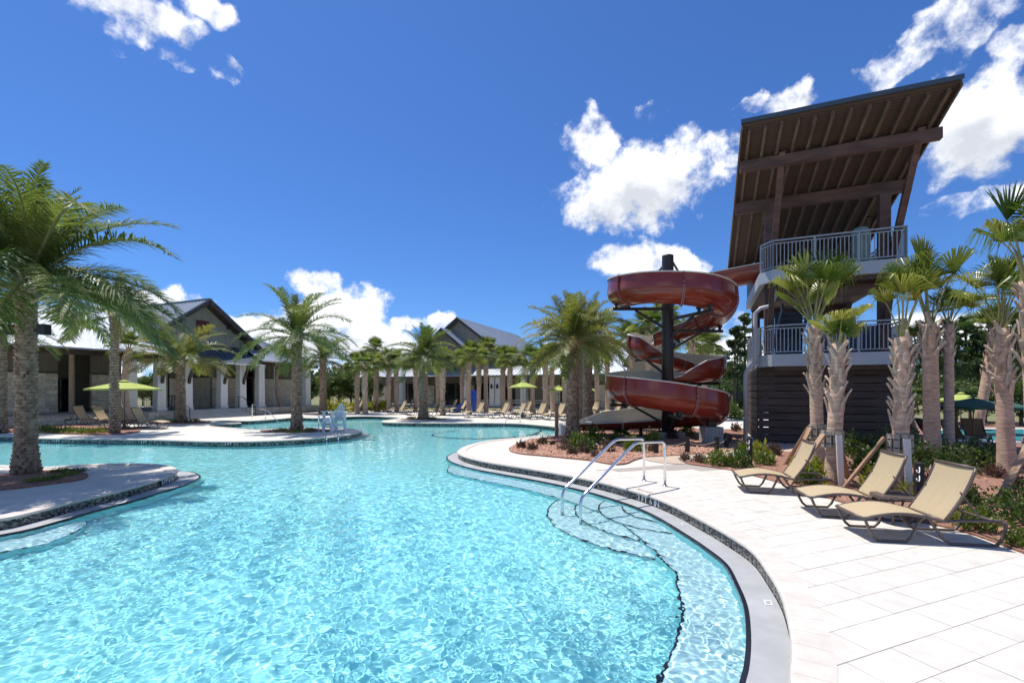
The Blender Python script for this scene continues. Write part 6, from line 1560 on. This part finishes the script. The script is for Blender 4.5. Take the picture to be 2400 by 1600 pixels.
def depth_mark(px, py, s, where, size=.105, wdt=None):
    g = G(px, py, -.12); k = int(np.hypot(PO[:, 0] - g.x, PO[:, 1] - g.y).argmin()); p = PO[k] + NIN[k] * .002; n = Vector((NIN[k, 0], NIN[k, 1], 0)); 
    ang = math.atan2(n.x, -n.y); t = thing('depth_mark', 'black %s depth tile %s' % (s.replace(' ', '-'), where), 'sign', (p[0], p[1], -.126), ang, 'depth marks on the tile band')
    bb = lettering(t, s, size, 'lettering', Matrix.Translation((0, -.007, 0)) @ Matrix.Rotation(R(90), 4, 'X'))
    MB().box(-bb - .04, bb + .04, -.004, .012, -.071, .071).build('plate', M_['black_tile'], t)
depth_mark(1542, 1172, '3 FT 6 IN', 'right of the pool handrails', .17)
depth_mark(388, 1127, '3 FT 6 IN', 'at the tip of the left peninsula', .16)
depth_mark(170, 1030, '1 FT', 'far left, nearest the left edge', .16); depth_mark(360, 1033, '2 FT', 'left of the lifeguard chair on the far left edge', .16); depth_mark(554, 1037, '3 FT', 'midway along the left deck front', .16); depth_mark(822, 1024, '4 FT', 'below the lifeguard chair', .16)
g = G(1548, 1145); k = int(np.hypot(PO[:, 0] - g.x, PO[:, 1] - g.y).argmin()); p = PO[k] - NIN[k] * .15; ang = math.atan2(NIN[k, 0], -NIN[k, 1]) + math.pi
t = thing('depth_mark', 'dark 3-FT-6-IN lettering on the coping by the handrails', 'sign', (p[0], p[1], .0045), ang, 'depth marks on the tile band'); lettering(t, '3 FT 6 IN', .11, 'black_tile', Matrix())
g = G(1096, 1060); k = int(np.hypot(PO[:, 0] - g.x, PO[:, 1] - g.y).argmin())
# skimmer covers in the gutter
for px, py, w in ((1633, 1225, 'right of the pool steps'), (1817, 1412, 'in the near gutter'), (1066, 1072, 'at the tip of the deck')):
    g = G(px, py, -.2); k = int(np.hypot(PO[:, 0] - g.x, PO[:, 1] - g.y).argmin()); p = PO[k] + NIN[k] * .10; t = thing('gutter_drain', 'small white drain cover %s' % w, 'drain', (p[0], p[1], ZL - .001), math.atan2(tan_[k, 1], tan_[k, 0]), 'white drain covers of the gutter')
    MB().box(-.06, .06, -.035, .035, -.002, .006).build('plate', M_['white_plastic'], t)
    for q in (-.03, 0, .03): MB().box(q - .006, q + .006, -.025, .025, .0062, .008).build('slot', M_['tile_mid'], t)
print('objects', len(bpy.data.objects))

# white water where the slide runs out
rg = np.random.default_rng(4); n = 700
c = np.array([[XAT(1283, 22.6), 22.6]]); u = rg.normal(size=(n, 2)) * np.array([.55, .16]); cc = np.column_stack([c[0, 0] - abs(u[:, 0]) * 1.0 + .35, c[0, 1] + u[:, 1] + u[:, 0] * .1, np.full(n, ZW + .012) + rg.random(n) * .03])
ax = rg.normal(size=(n, 3)) * np.array([1, 1, .35]); ax /= np.linalg.norm(ax, axis=1)[:, None]; s_ = np.cross(ax, np.array([0, 0, 1.0]) + rg.normal(size=(n, 3)) * .3); s_ /= np.linalg.norm(s_, axis=1)[:, None]; L_ = rg.uniform(.03, .09, n)[:, None]
tag(obj('splash_foam', np_mesh('splash_foam', np.stack([cc - ax * L_, cc + s_ * L_ * .6, cc + ax * L_, cc - s_ * L_ * .6], 1).reshape(-1, 3), np.arange(4 * n).reshape(n, 4), M_['white_plastic'])), 'white foam where the slide enters the pool', None, None, 'stuff')
